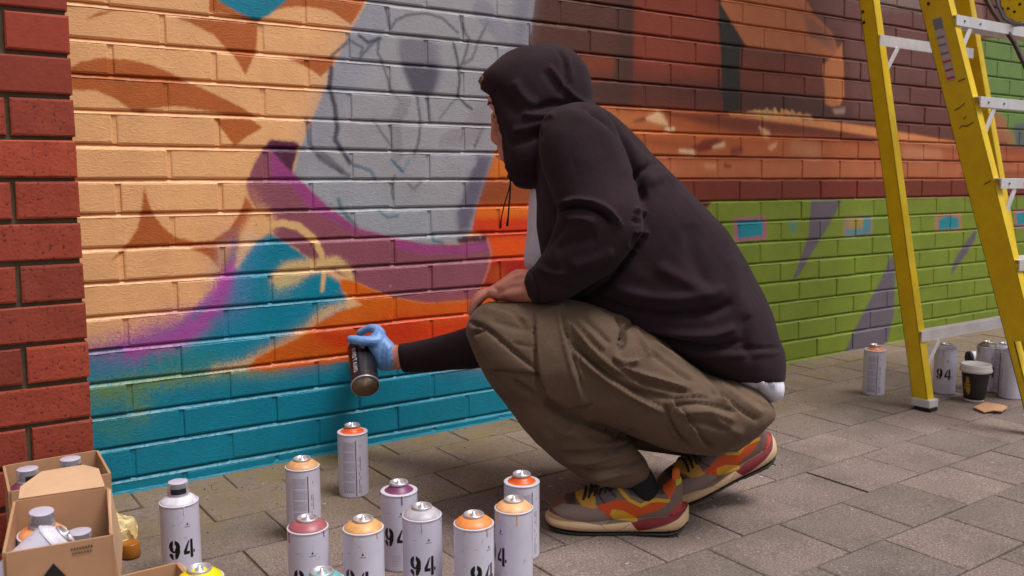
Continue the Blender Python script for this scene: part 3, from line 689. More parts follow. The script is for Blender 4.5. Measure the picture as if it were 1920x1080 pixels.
# ------------------------------------------------------------------ spray cans
RC = .0336
LBW, LBH = 1024, 660
class Lab(Paint):
    pass
def glyph94(L, cx, cy, s, c=(18,16,18)):                  # stencil digits, s = height in px
    h = s; wd = s*.62; t = s*.21
    # nine
    x = cx-wd*.62; y = cy
    L.stroke([(x+wd*.30*math.cos(a), y+h*.20+h*.24*math.sin(a)) for a in np.linspace(0, 2*math.pi, 22)], t, c, .8)
    L.stroke([(x+wd*.30, y+h*.2), (x+wd*.29, y-h*.10), (x+wd*.12, y-h*.36), (x-wd*.12, y-h*.40), (x-wd*.30, y-h*.26)], t, c, .8)
    L.stroke([(x-wd*.02, y+h*.56), (x-wd*.02, y+h*.02)], t*.38, (226,222,238), .6)
    L.stroke([(x-wd*.04, y-h*.2), (x-wd*.02, y-h*.6)], t*.38, (214,210,222), .6)
    # four
    x = cx+wd*.62
    L.poly([(x+wd*.06, y+h*.5), (x+wd*.30, y+h*.5), (x+wd*.30, y-h*.5), (x+wd*.04, y-h*.5)], c, .8)
    L.poly([(x+wd*.0, y+h*.44), (x-wd*.06, y+h*.30), (x-wd*.24, y-h*.10), (x-wd*.0, y-h*.10), (x-wd*.0, y-h*.27), (x-wd*.5, y-h*.27), (x-wd*.5, y-h*.06), (x-wd*.10, y+h*.46)], c, .8)
    L.poly([(x+wd*.33, y-h*.10), (x+wd*.48, y-h*.10), (x+wd*.48, y-h*.27), (x+wd*.33, y-h*.27)], c, .8)
def label_img(name, base, dark=False):
    L = Paint(LBW, LBH, lambda x, y: (x, y), base); mm = LBW/(2*math.pi*RC*1000)   # px per mm; y up from the foot
    cx = LBW*.5
    if not dark:
        L.poly([(0, 0), (LBW, 0), (LBW, LBH), (0, LBH)], (212,206,228), .3, .5)
        glyph94(L, cx, 66*mm, 34*mm)
        # little round mark with a line of print under it, right of the number
        lx = cx+11*mm; ly = 112*mm
        L.poly([(lx-2.2*mm, ly-2*mm), (lx, ly+3.4*mm), (lx+2.2*mm, ly-2*mm)], (34,32,44), .8); L.stroke([(lx-4.5*mm, ly-5*mm), (lx+4.5*mm, ly-5*mm)], 1.6*mm, (90,88,104), .8, .8)
        L.stroke([(cx-17*mm, 112*mm), (cx-10*mm, 112*mm)], 1.2*mm, (150,146,164), .8, .7)
        for r_ in range(4): L.stroke([(cx-8*mm, (20-3*r_)*mm+10), (cx+(9-r_*2)*mm, (20-3*r_)*mm+10)], 1*mm, (160,158,176), .8, .6)
        L.poly([(cx-9*mm, 24*mm), (cx+9*mm, 24*mm), (cx+9*mm, 34*mm), (cx-9*mm, 34*mm)], (178,196,192), 2, .35)
        # back: small print in columns, a dark bar, sideways print
        for half in (0, LBW):
            bx = half
            L.stroke([(bx+6*mm, 6*mm), (bx+6*mm, 132*mm)], 2.1*mm, (64,30,44), .8)
            L.stroke([(bx+8.4*mm, 6*mm), (bx+8.4*mm, 132*mm)], 1.2*mm, (232,230,238), .8)
            for r_ in range(46):
                yy = (128-2.55*r_)*mm; x = -24*mm
                if r_ % 9 == 8: continue
                while x < 3*mm:
                    l = random.uniform(1.2, 4.5)*mm
                    L.stroke([(bx+x, yy), (bx+min(x+l, 3*mm), yy)], 1.15*mm, (112,108,134), .8, .75); x += l+1.2*mm
            for c_ in (13, 16.5):
                y = 12*mm
                while y < 120*mm:
                    l = random.uniform(3, 11)*mm
                    if random.random() < .7: L.stroke([(bx+c_*mm, y), (bx+c_*mm, y+l)], 1.9*mm, (104,100,126), .8, .7)
                    y += l+2*mm
            for q in range(5):
                x0 = bx+(-22+q*5)*mm; L.poly([(x0, 14*mm), (x0+3*mm, 14*mm), (x0+3*mm, 18*mm), (x0, 18*mm)], random.choice([(190,90,60), (120,116,60), (90,86,110)]), .6, .7)
    else:
        # white vertical lettering running up the can
        y = 26*mm; cx2 = cx
        for ch in range(7):
            h = 11*mm; wdt = 13*mm; k = ch % 4; c = (214,206,210)
            if k == 0: L.stroke([(cx2+.38*wdt*math.cos(a), y+h*.4+.38*h*math.sin(a)) for a in np.linspace(0, 2*math.pi, 14)], 2.6*mm, c, .9)
            elif k == 1: L.stroke([(cx2-.4*wdt, y), (cx2+.4*wdt, y), (cx2-.4*wdt, y+.7*h), (cx2+.4*wdt, y+.7*h)], 2.4*mm, c, .9)
            elif k == 2: L.stroke([(cx2-.4*wdt, y), (cx2+.4*wdt, y+.35*h), (cx2-.4*wdt, y+.7*h)], 2.4*mm, c, .9)
            else: L.stroke([(cx2-.4*wdt, y+.35*h), (cx2+.4*wdt, y+.35*h), (cx2+.4*wdt, y), (cx2+.4*wdt, y+.7*h)], 2.4*mm, c, .9)
            y += h+2*mm
        for r_ in range(26): L.stroke([(cx+12*mm, (20+4*r_)*mm), (cx+(16+random.random()*8)*mm, (20+4*r_)*mm)], 1.2*mm, (120,108,116), .8, .6)
        for q in range(3): L.stroke([(cx-60*mm, (8+6*q)*mm), (cx+60*mm, (8+6*q)*mm)], 1.0*mm, (150,140,146), .8, .4)
    return L.image(name)
lab_img = label_img('can_label', (232,228,242)); dark_img = label_img('dark_can_label', (26,20,26), True)
def img_mat(name, img, rough=.35, metal=0.0):
    m, nt, b = new_mat(name); uv = nt.nodes.new('ShaderNodeUVMap'); im = nt.nodes.new('ShaderNodeTexImage'); im.image = img; im.interpolation = 'Cubic'
    nt.links.new(uv.outputs[0], im.inputs[0])
    tc = nt.nodes.new('ShaderNodeTexCoord'); oi = nt.nodes.new('ShaderNodeObjectInfo')
    ad = nnode(nt, 'ShaderNodeVectorMath', operation='ADD'); nt.links.new(tc.outputs['Object'], ad.inputs[0]); nt.links.new(oi.outputs['Random'], ad.inputs[1])
    n = noise(nt, 60, 5, .75, ad.outputs[0]); r = ramp(nt, n.outputs[0], [(.27, (.62, .58, .6)), (.40, (1, 1, 1))])
    n9 = noise(nt, 12, 3, .6, ad.outputs[0]); r9 = ramp(nt, n9.outputs[0], [(.3, (.88, .88, .9)), (.65, (1, 1, 1))])
    mx = nnode(nt, 'ShaderNodeMix', data_type='RGBA', blend_type='MULTIPLY'); mx.inputs[0].default_value = .8; nt.links.new(im.outputs[0], mx.inputs[6]); nt.links.new(r.outputs[0], mx.inputs[7])
    m2 = nnode(nt, 'ShaderNodeMix', data_type='RGBA', blend_type='MULTIPLY'); m2.inputs[0].default_value = 1; nt.links.new(mx.outputs[2], m2.inputs[6]); nt.links.new(r9.outputs[0], m2.inputs[7])
    nt.links.new(m2.outputs[2], b.inputs['Base Color']); b.inputs['Roughness'].default_value = rough; b.inputs['Metallic'].default_value = metal; return m
lab_mat = img_mat('printed_can_label', lab_img, .34, .12); dark_mat = img_mat('dark_can_print', dark_img, .3, .2)
def body_mesh(zt=.141, n=48):
    prof = [(RC-.0022, 0), (RC-.0008, .0012), (RC, .0035), (RC, .0052)] + [(RC, .0052+(zt-.0052)*i/6) for i in range(1, 7)]
    vs, fs, uvs = [], [], []
    for r_, z_ in prof:
        for k in range(n+1):
            a = 2*math.pi*k/n; vs.append((r_*math.cos(a), r_*math.sin(a), z_)); uvs.append((k/n, z_/(LBH/LBW*2*math.pi*RC)))
    for i in range(len(prof)-1):
        for k in range(n): a = i*(n+1)+k; fs.append((a, a+1, a+n+2, a+n+1))
    me = mesh_from(vs, fs); ul = me.uv_layers.new(name='UVMap')
    for lp in me.loops: ul.data[lp.index].uv = uvs[lp.vertex_index]
    return me
body_me = body_mesh(); body_me.materials.append(lab_mat); body_me.polygons.foreach_set('use_smooth', [True]*len(body_me.polygons))
base_me = lathe([(RC-.0022, 0), (RC-.004, .0006), (RC-.006, .004), (.001, .010)], 40); 
rim_me = lathe([(RC, .141), (RC-.0008, .1418), (RC-.0008, .1432), (RC+.0004, .1440), (RC+.0006, .1452), (RC-.0006, .1462), (RC-.0016, .1462)], 48)
dome_me = lathe([(RC-.0014, .1452), (RC-.0028, .1478), (RC-.006, .1512), (RC-.0105, .1545), (RC-.0150, .1570), (.0165, .1580)], 48)
dome_lo = lathe([(RC-.0014, .1448), (RC-.0050, .1452), (RC-.0095, .1475), (RC-.0135, .1510), (.0168, .1560)], 48)
cup_me = lathe([(.0170, .1572), (.0176, .1590), (.0172, .1612), (.0160, .1622), (.0146, .1616), (.0140, .1590), (.0090, .1575), (.0060, .1580), (.0055, .1610), (.0030, .1620), (.0026, .1660), (.0014, .1662)], 40)
cap_me = lathe([(.0190, .1560), (.0188, .1600), (.0174, .1790), (.0170, .1806)], 36, closed=False)
captop_me = lathe([(.0172, .1800), (.0168, .1812), (.0150, .1818), (.001, .1818)], 36)
nozz_me = lathe([(.0060, .1620), (.0138, .1640), (.0140, .1690), (.0120, .1730), (.0116, .1760), (.0040, .1775)], 20)
steel = mat('can_steel', (204,198,204), .36, metal=.6, var=.1)
basem = mat('can_foot_lacquer', (176,150,128), .5, metal=.25, var=.12)
rimm = mat('white_rim', (206,202,214), .35, var=.05)
capm, nt, b = new_mat('frosted_cap'); b.inputs['Base Color'].default_value = L3((214,208,222)); b.inputs['Roughness'].default_value = .25; b.inputs['Alpha'].default_value = .32
capt = mat('frosted_cap_top', (190,182,200), .4, var=.08)
nozm = mat('black_nozzle', (30,26,34), .5)
for me, m_ in ((base_me, basem), (rim_me, rimm), (cup_me, steel), (cap_me, capm), (captop_me, capt), (nozz_me, nozm)):
    me.materials.append(m_); me.polygons.foreach_set('use_smooth', [True]*len(me.polygons))
dome_cache = {}
def dome_mesh(c, low):
    key = (c, low)
    if key not in dome_cache:
        me = (dome_lo if low else dome_me).copy(); me.materials.append(mat('painted_dome', c, .4, var=.16, nscale=90, bstr=.15, bscale=160)); me.polygons.foreach_set('use_smooth', [True]*len(me.polygons)); dome_cache[key] = me
    return dome_cache[key]
def spray_can(base, colour, spin, label, low=False, cap=False, q=None, group='white spray cans standing about the pavement', body=None, drips=2):
    """spin: degrees the number is turned away from the viewer (plus = to the right)"""
    r = empty('spray_can', base, label, 'spray can', group)
    d = np.array([CO[0]-base[0], CO[1]-base[1]]); a = math.atan2(d[1], d[0]) + math.radians(spin)
    r.rotation_mode = 'QUATERNION'; r.rotation_quaternion = (GQ if q is None else q) @ Quaternion((0, 0, 1), a-math.pi)
    def add(n_, me):
        o = bpy.data.objects.new(n_, me); COL.objects.link(o); o.parent = r; return o
    add('body', body or body_me); add('base', base_me); add('rim', rim_me); add('dome', dome_mesh(colour, low)); add('valve', cup_me)
    if drips:
        rg = random.Random(int(base[0]*1000)); dm = dome_mesh(colour, low).materials[0]
        for _ in range(drips):
            a_ = math.pi+rg.uniform(-1.3, 1.3); L_ = rg.uniform(.004, .022); R_ = RC+.0002
            me = tube([(R_*math.cos(a_), R_*math.sin(a_), .1455), ((R_+.0002)*math.cos(a_), (R_+.0002)*math.sin(a_), .1455-L_*.6), ((R_-.0001)*math.cos(a_+.01), (R_-.0001)*math.sin(a_+.01), .1455-L_)], [.0012, .0009, .0013], 6); me.materials.append(dm); add('paint_drip', me)
    if cap:
        v_, f_ = [], []
        for j_ in range(2):
            for i_ in range(9): a_ = math.pi-.75+1.5*i_/8; r_c = .0190-(.0016)*((.1625+.0095*j_)-.156)/.025; v_.append((r_c*math.cos(a_)+0, r_c*math.sin(a_), .1625+.0095*j_))
        for i_ in range(8): f_.append((i_, i_+1, 10+i_, 9+i_))
        me = mesh_from([(x_*1.01, y_*1.01, z_) for x_, y_, z_ in v_], f_); me.materials.append(nozm); add('cap_print', me)
    if cap:
        c = add('cap', cap_me); t = bpy.data.objects.new('cap_top', captop_me); COL.objects.link(t); t.parent = c; n_ = add('nozzle', nozz_me)
    return r
def can_pos(px, ytop, h):
    lo, hi = .9, 5.
    for _ in range(50):
        m_ = (lo+hi)/2; P = at(px, ytop, m_)
        if P[2]-gz(P[0], P[1]) > h: lo = m_
        else: hi = m_
    P = at(px, ytop, m_); return (P[0], P[1], gz(P[0], P[1]))
# number in the label sits at u=.5, i.e. local -X; the minus pi above turns it to the viewer
H0 = .166
spray_can(can_pos(334, 901, .181), (216,210,220), 2, 'white spray can with its frosted cap on, standing alone nearest the cardboard boxes', cap=True)
spray_can(can_pos(566, 853, H0), (214,158,110), 186, 'spray can with light tan dome, dark bar showing, behind the dusky pink one', cap=False)
spray_can(can_pos(660, 791, H0), (240,98,34), 180, 'spray can with bright orange dome standing nearest the teal wall, small print side out', low=True)
spray_can(can_pos(747, 897, H0), (122,62,100), -14, 'spray can with deep purple dome half hidden behind the grey-domed can', low=True)
spray_can(can_pos(977, 881, H0), (224,92,30), 205, 'spray can with burnt orange dome beside the toe of the near trainer', low=True)
spray_can(can_pos(576, 963, H0), (166,92,98), -8, 'spray can with dusky pink dome in the front row, number cut by the picture edge')
spray_can(can_pos(680, 964, H0), (226,166,104), -22, 'spray can with sandy yellow dome between the dusky pink and grey cans')
spray_can(can_pos(790, 941, H0), (184,176,184), 0, 'spray can with pale grey dome showing its full number in the front row')
spray_can(can_pos(887, 956, H0), (236,142,74), 28, 'spray can with soft orange dome right of the grey-domed can, drips on its shoulder')
spray_can(can_pos(962, 928, H0), (246,178,126), -62, 'spray can with pale peach dome, number turned left, right end of front row')
spray_can(can_pos(603, 1062, H0), (110,178,188), 90, 'spray can of which only the light blue dome shows at the bottom edge')
spray_can(can_pos(374, 1056, H0), (236,214,10), 120, 'spray can of which only the vivid yellow dome shows beside the low cardboard flap')
G2 = 'white spray cans near the ladder'
spray_can(can_pos(1640, 643, H0), (232,138,88), 185, 'spray can with orange dome standing alone left of the yellow ladder', low=True, group=G2)
spray_can(can_pos(1773, 641, H0), (180,172,190), -6, 'grey spray can showing its number just right of the rear ladder foot', group=G2)
spray_can(can_pos(1852, 637, H0), (110,96,80), 4, 'grey spray can with dull brown dome behind the coffee cup', group=G2)
spray_can(can_pos(1883, 640, H0), (190,188,196), 150, 'silvery spray can behind the coffee cup, right of the brown-domed one', group=G2)
spray_can(can_pos(1899, 648, H0), (150,140,180), 100, 'spray can seen between the cup and the wide ladder rail, lowest of the group', group=G2)

# ------------------------------------------------------------------ cup, scraps
cupg = on_ground(1826, 751)
cup = empty('coffee_cup', cupg, 'black takeaway coffee cup with a white lid and yellow emblem under the ladder', 'cup')
cup.rotation_mode = 'QUATERNION'; ang = math.atan2(CO[1]-cupg[1], CO[0]-cupg[0]); cup.rotation_quaternion = GQ @ Quaternion((0, 0, 1), ang)
def sub(n_, me, m_, p, smooth=True):
    o = link(n_, me, m_, smooth=smooth); o.parent = p; return o
sub('cup_foot', lathe([(.0285, 0), (.0285, .009), (.027, .0095)], 36), mat('white_card', (222,216,214), .6), cup)
sub('sleeve', lathe([(.0298, .008), (.0305, .010), (.0408, .098), (.0400, .100)], 40), mat('black_card', (30,24,24), .6, var=.2), cup)
sub('lid', lathe([(.0455, .094), (.0475, .096), (.0478, .1005), (.0462, .103), (.0442, .112), (.0430, .1175), (.0405, .1185), (.0385, .1155), (.001, .1150)], 44), mat('white_plastic', (214,204,206), .35, var=.04), cup)
gold = mat('gold_print', (176,140,20), .5)
em = []
def on_cup(a, z_): r_ = .0303+(z_-.010)/.088*.0103+.0004; return (r_*math.cos(a), r_*math.sin(a), z_)
def cup_patch(a0, a1, z0, z1):
    v_ = []; f_ = []; n_ = 5
    for j in (z0, z1):
        for i in range(n_): v_.append(on_cup(a0+(a1-a0)*i/(n_-1), j))
    for i in range(n_-1): f_.append((i, i+1, n_+i+1, n_+i))
    return v_, f_
ev, ef = [], []
for a0, a1, z0, z1 in ((-.75, -.45, .060, .072), (-.70, -.50, .072, .080), (-.85, -.35, .052, .058), (-.80, -.62, .030, .050), (-.55, -.38, .028, .050), (-.95, -.85, .040, .060), (-.62, -.55, .020, .048)):
    v_, f_ = cup_patch(a0, a1, z0, z1); n0 = len(ev); ev += v_; ef += [tuple(n0+i for i in f) for f in f_]
sub('emblem', mesh_from(ev, ef), gold, cup)
# flattened scrap of cardboard
card = mat('cardboard', (178,134,100), .85, var=.1, nscale=14, bstr=.25, bscale=120, vec_stretch=(1, 1, 6))
card_in = mat('cardboard_inside', (202,162,128), .88, var=.08, nscale=12, bstr=.2, bscale=110)
cpts = [(1825, 768), (1848, 757), (1858, 761), (1885, 765), (1889, 769), (1878, 777), (1862, 775), (1845, 776)]
G0 = on_ground(1856, 768)
o = link('cardboard_scrap', prism([Vector(on_ground(x, y))-Vector(G0)+Vector((0, 0, .003+random.random()*.004)) for x, y in cpts], (0, 0, 1), .003), mat('scrap_card', (196,148,112), .8), loc=G0)
tag(o, 'torn scrap of brown cardboard lying on the paving in front of the coffee cup', 'cardboard scrap')
# small cup lying on its side
G1 = on_ground(1819, 683)
o = empty('fallen_cup', (G1[0], G1[1], G1[2]+.024), 'small white cup with a black end lying on its side behind the coffee cup', 'cup')
o.rotation_mode = 'QUATERNION'; o.rotation_quaternion = Vector(RT).to_track_quat('Z', 'Y')
sub('cup_wall', lathe([(.0235, 0), (.0245, .002), (.0245, .050), (.0225, .052)], 30), mat('white_paper', (208,204,214), .5), o); sub('cup_end', lathe([(.0240, -.010), (.0250, -.008), (.0250, .0005), (.020, .0006)], 30), blackr, o)

# ------------------------------------------------------------------ cardboard boxes with cans
def panel(P, Q, R, S, th=.004):                            # quad P Q R S, thickness to the back
    P, Q, R, S = map(Vector, (P, Q, R, S)); n_ = (Q-P).cross(R-P).normalized(); return prism([P, Q, R, S], n_, th)
def carton(name, label, corners, hs, flaps, mats=(card, card_in)):
    """corners: four rim points (back-left, back-right, front-right, front-left) in the place"""
    bl, br, fr, fl = [Vector(c) for c in corners]
    cen = (bl+br+fr+fl)/4; root = empty(name, (cen.x, cen.y, gz(cen.x, cen.y)), label, 'box')
    def dn(p): return Vector((p.x, p.y, gz(p.x, p.y)+.002))
    for nm, a, c in (('back_panel', bl, br), ('side_panel', br, fr), ('front_panel', fr, fl), ('side_panel', fl, bl)):
        child(nm, panel(a, c, dn(c), dn(a)), mats[0], root)
    child('floor_panel', panel(dn(bl)+up*.003, dn(br)+up*.003, dn(fr)+up*.003, dn(fl)+up*.003), mats[1], root)
    for nm, pts in flaps: 
        P = [Vector(p) for p in pts]; n_ = (P[1]-P[0]).cross(P[2]-P[0]).normalized(); child(nm, prism(P, n_, .0035), mats[1], root)
    return root
h2 = .235
def rim(x, y, h): return Vector((x, y, gz(x, y)+h))
c2 = [Vector(on_h(30, 940, h2)), Vector(on_h(200, 915, h2)), Vector(on_h(206, 1003, h2))]; c2.append(c2[2]+(c2[0]-c2[1]))
fl_b = [c2[0]+Vector((.004, .002, 0)), c2[1]+Vector((-.002, .002, 0)), c2[1]+Vector((-.002, .045, .018)), c2[1]+Vector((-.022, .062, .024)), c2[0]+Vector((.045, .062, .020)), c2[0]+Vector((.010, .030, .010))]
fl_r = [c2[1]+Vector((.001, -.01, 0)), c2[2]+Vector((.001, .01, 0)), c2[2]+Vector((.010, .02, -.085)), c2[1]+Vector((.012, -.02, -.085))]
fl_f = [c2[2]+Vector((-.004, 0, 0)), c2[3]+Vector((.004, 0, 0)), c2[3]+Vector((.014, -.012, -.075)), c2[2]+Vector((-.014, -.012, -.075))]
box2 = carton('cardboard_box', 'open brown cardboard box with raised flap, nearest the viewer, holding an orange-domed can', c2, h2, [('flap', fl_b), ('flap', fl_r)])
blk = mat('black_print', (24,20,20), .7)
# printing on the front panel: two small lines and a black diamond
def front_pt(px, py): 
    d = Vector(ray(px, py)); nn = (c2[3]-c2[2]).cross(Vector((0, 0, 1))).normalized(); nn = nn if nn.dot(Vector(FW)) < 0 else -nn
    t = (c2[2]+nn*.0050-Vector(CO)).dot(nn)/d.dot(nn); return Vector(CO)+d*t
def decal(pts, m_, nm): child(nm, prism([front_pt(x, y) for x, y in pts], (0, -1, 0), .0005), m_, box2)
decal([(100, 1056), (142, 1098), (104, 1150), (60, 1108)], blk, 'printed_diamond')
def letters(x0, y0, x1, y1, s, n_):
    for i in range(n_):
        t = i/n_; x = x0+(x1-x0)*t; y = y0+(y1-y0)*t; w_ = (x1-x0)/n_*.7
        decal([(x, y-s), (x+w_*.35, y-s), (x+w_*.35, y+s*.3), (x+w_, y-.2*s), (x+w_, y+s*.4), (x, y+s)], blk, 'print_letter')
letters(133, 1030, 176, 1022, 2.4, 8); letters(136, 1038, 174, 1031, 1.8, 7)
# contents
q_t = Quaternion((1, .3, 0), .10) @ GQ
P = at(69, 950, 1.37); bz = P[2]-.181
r_ = spray_can((P[0], P[1], bz), (238,158,104), 150, 'orange-domed spray can with frosted cap standing in the front cardboard box', cap=True, q=q_t, group='spray cans kept in the cardboard boxes')
P = at(150, 994, 1.37)
spray_can((P[0], P[1], P[2]-.181), (214,208,220), 60, 'capped white spray can low in the right of the front cardboard box', cap=True, group='spray cans kept in the cardboard boxes')
B = Vector(at(112, 1012, 1.30)); ev_ = Vector(RT*.62+UP*.62+FW*.30).normalized(); A = B-ev_*.15; qd = (B-A).normalized().to_track_quat('Z', 'Y')
r_ = spray_can(tuple(A), (214,208,220), 90, 'white spray can lying tilted across the front cardboard box', group='spray cans kept in the cardboard boxes'); r_.rotation_quaternion = qd
h1 = .232
yb1 = max(on_h(10, 877, h1)[1], -.36); yb1 = -.345
xa = on_wall(10, 877, yb1)[0]; xb = on_wall(180, 843, yb1)[0]; hz = on_wall(95, 860, yb1)[2]
h1 = hz-gz(xa, yb1); yf1 = yb1-.17
br1 = rim(xb, yb1, h1); dr = Vector(on_h(195, 872, h1))-br1; dr.z = 0; dr = dr.normalized()*.15; bl1 = rim(xa, yb1, h1)
c1 = [bl1, br1, br1+dr, bl1+dr]
for c_ in c1: c_.z = gz(c_.x, c_.y)+h1
box1 = carton('cardboard_box', 'open cardboard box at the foot of the brick pier with two frosted caps showing', c1, h1, [])
for px, py, col, lb in ((53, 877, (120,60,90), 'capped spray can with purple dome in the left of the box by the pier'), (133, 858, (204,198,210), 'capped white spray can in the right of the box by the pier')):
    P = on_wall(px, py, yb1-.075); spray_can((P[0], P[1], P[2]-.181), col, 30, lb, cap=True, group='spray cans kept in the cardboard boxes')
# low box whose flap shows at the bottom edge
h3 = .155
a3 = on_h(330, 1056, h3); xr3, yb3 = a3[0], a3[1]
c3 = (rim(xr3-.20, yb3, h3), rim(xr3, yb3, h3), rim(xr3, yb3-.2, h3), rim(xr3-.2, yb3-.2, h3))
carton('cardboard_box', 'low cardboard box just entering the bottom edge beside the yellow-domed can', c3, h3, [('flap', [c3[1]+Vector((.001, -.004, 0)), c3[2]+Vector((.001, .004, 0)), c3[2]+Vector((.03, .01, -.03)), c3[1]+Vector((.03, -.01, -.03))])])
# crumpled pale glove and amber cap beside the box
def crumple(sz, amp, seed, sub_=4):
    bm = bmesh.new(); bmesh.ops.create_icosphere(bm, subdivisions=sub_, radius=1)
    rg = np.random.default_rng(seed); D = rg.normal(size=(26, 3)); D /= np.linalg.norm(D, axis=1)[:, None]; of = rg.uniform(.3, .9, 26)
    for v_ in bm.verts:
        c = np.array(v_.co); s_ = 1.0
        for d, o_ in zip(D, of):
            t = c@d
            if t > o_: c = c - d*(t-o_)*amp
        v_.co = Vector(c*np.array(sz))
    return bm_mesh(bm)
G3 = on_ground(246, 1038)
o = link('crumpled_glove', crumple((.030, .034, .050), 1.9, 5), mat('pale_latex', (214,192,140), .5, var=.25, nscale=40, bstr=.5, bscale=60), loc=(G3[0]-.012, G3[1]+.02, G3[2]+.04))
tag(o, 'crumpled pale yellow glove pushed against the side of the cardboard box', 'glove')
G4 = on_ground(246, 1044)
o = link('amber_cap', lathe([(.016, 0), (.0175, .002), (.0165, .026), (.015, .028), (.013, .026)], 28), mat('amber_plastic', (160,98,30), .3), loc=(G4[0], G4[1], G4[2]+.001), smooth=True)
tag(o, 'small amber plastic cap on the paving beside the cardboard box', 'cap')
# bits of grit and fallen paint specks
sv, sf = [], []
for i in range(46):                                        # trodden gum and pale drips, thin discs on the blocks
    x = random.uniform(-.1, 2.8); y = random.uniform(-1.3, -.06); R_ = random.uniform(.0015, .006); n0 = len(sv); z_ = gz(x, y)+.0012
    m_ = 9
    for k_ in range(m_): a_ = 2*math.pi*k_/m_; rr_ = R_*random.uniform(.75, 1.2); sv.append((x+rr_*math.cos(a_), y+rr_*math.sin(a_), z_-.0004))
    sv.append((x, y, z_+.0004)); sf += [(n0+k_, n0+(k_+1) % m_, n0+m_) for k_ in range(m_)]
tag(link('paint_specks', mesh_from(sv, sf), mat('pale_specks', (176,168,164), .7, var=.4, nscale=9)), 'small pale paint specks and old gum spots on the pavement', 'paint specks', kind='stuff')
gm = mat('grit', (54,44,34), .9, var=.5); gv, gf = [], []
for i in range(260):
    x = random.uniform(-.1, 2.6); y = -abs(random.gauss(0, .35))-.012
    s_ = random.uniform(.0008, .0028); z_ = gz(x, y); n0 = len(gv)
    for k_ in range(4): gv.append((x+s_*random.uniform(.6, 1.3)*math.cos(k_*1.57), y+s_*random.uniform(.6, 1.3)*math.sin(k_*1.57), z_))
    gv.append((x, y, z_+s_)); gf += [(n0+k_, n0+(k_+1) % 4, n0+4) for k_ in range(4)]
tag(link('grit', mesh_from(gv, gf), gm), 'fine dark grit and leaf crumbs scattered on the paving near the wall', 'grit', kind='stuff')

# ------------------------------------------------------------------ the crouching painter
def catmull(A, n):
    A = np.asarray(A, float); m = len(A); out = []
    for i in range(m-1):
        p0, p1, p2, p3 = A[max(i-1, 0)], A[i], A[i+1], A[min(i+2, m-1)]
        for k in range(n):
            t = k/n; out.append(.5*((2*p1)+(-p0+p2)*t+(2*p0-5*p1+4*p2-p3)*t*t+(-p0+3*p1-3*p2+p3)*t**3))
    out.append(A[-1]); return np.array(out)
def loft(stations, n=4, ring=28, e=2.3):
    """stations: (ax, ay, bx, by, depth of the middle, half thickness in metres); a closed, rounded limb or garment section"""
    S = catmull(stations, n); vs, fs = [], []; R_ = ring
    S = [S[0]] + list(S) + [S[-1]]
    for i, s in enumerate(S):
        k = .45 if i in (0, len(S)-1) else 1.0
        A_ = at(s[0], s[1], s[4]); B_ = at(s[2], s[3], s[4]); c = (A_+B_)/2; a1 = (A_-B_)/2*k; a2 = FW*max(s[5], .003)*k
        if k < 1:                                          # rounded end, pushed out a little along the limb
            o = S[2] if i == 0 else S[-3]; oc = (at(o[0], o[1], o[4])+at(o[2], o[3], o[4]))/2; d = c-oc; L = np.linalg.norm(d)
            if L > 1e-6: c = c+d/L*min(.35*min(np.linalg.norm(a1)/k, s[5]), .02)
        for j in range(R_):
            t = 2*math.pi*j/R_; ct, st = math.cos(t), math.sin(t)
            vs.append(c+a1*math.copysign(abs(ct)**(2/e), ct)+a2*math.copysign(abs(st)**(2/e), st))
    for i in range(len(S)-1):
        for j in range(R_):
            j2 = (j+1) % R_; fs.append((i*R_+j, i*R_+j2, (i+1)*R_+j2, (i+1)*R_+j))
    fs.append(tuple(reversed(range(R_)))); m_ = (len(S)-1)*R_; fs.append(tuple(range(m_, m_+R_)))
    return vs, fs
def union(parts, voxel, smooth_it=6, fac=.5):
    vs, fs = [], []
    for v_, f_ in parts:
        n0 = len(vs); vs += list(v_); fs += [tuple(n0+i for i in f) for f in f_]
    me = mesh_from(vs, fs); bm = bmesh.new(); bm.from_mesh(me)
    # every shell outward
    bmesh.ops.recalc_face_normals(bm, faces=bm.faces); bm.to_mesh(me); bm.free()
    o = bpy.data.objects.new('tmp', me); COL.objects.link(o)
    md = o.modifiers.new('r', 'REMESH'); md.mode = 'VOXEL'; md.voxel_size = voxel; md.adaptivity = 0
    ms = o.modifiers.new('s', 'SMOOTH'); ms.factor = fac; ms.iterations = smooth_it
    dg = bpy.context.evaluated_depsgraph_get(); ev_ = o.evaluated_get(dg); out = bpy.data.meshes.new_from_object(ev_, depsgraph=dg)
    bpy.data.objects.remove(o); bpy.data.meshes.remove(me); return out
def arr(me):
    n_ = len(me.vertices); c = np.empty(n_*3); me.vertices.foreach_get('co', c); return c.reshape(-1, 3)
def nrm(me):
    n_ = len(me.vertices); c = np.empty(n_*3); me.vertices.foreach_get('normal', c); return c.reshape(-1, 3)
def put(me, C_): me.vertices.foreach_set('co', C_.ravel()); me.update()
def pxy(C_):
    d = C_-CO; z_ = d@FW; return 960+CF*(d@RT)/z_, 540-CF*(d@UP)/z_, z_
def seg_dist(X_, Y_, pts):
    best = np.full(X_.shape, 1e9); tb = np.zeros(X_.shape); P = np.array(pts, float); n_ = len(P)
    for i in range(n_-1):
        d = P[i+1]-P[i]; L = max(d@d, 1e-9); t = np.clip(((X_-P[i, 0])*d[0]+(Y_-P[i, 1])*d[1])/L, 0, 1)
        q = np.hypot(X_-P[i, 0]-t*d[0], Y_-P[i, 1]-t*d[1]); m_ = q < best; best[m_] = q[m_]; tb[m_] = ((i+t)/(n_-1))[m_]
    return best, tb
def smooth_line(p, n=5): return catmull(p, n)
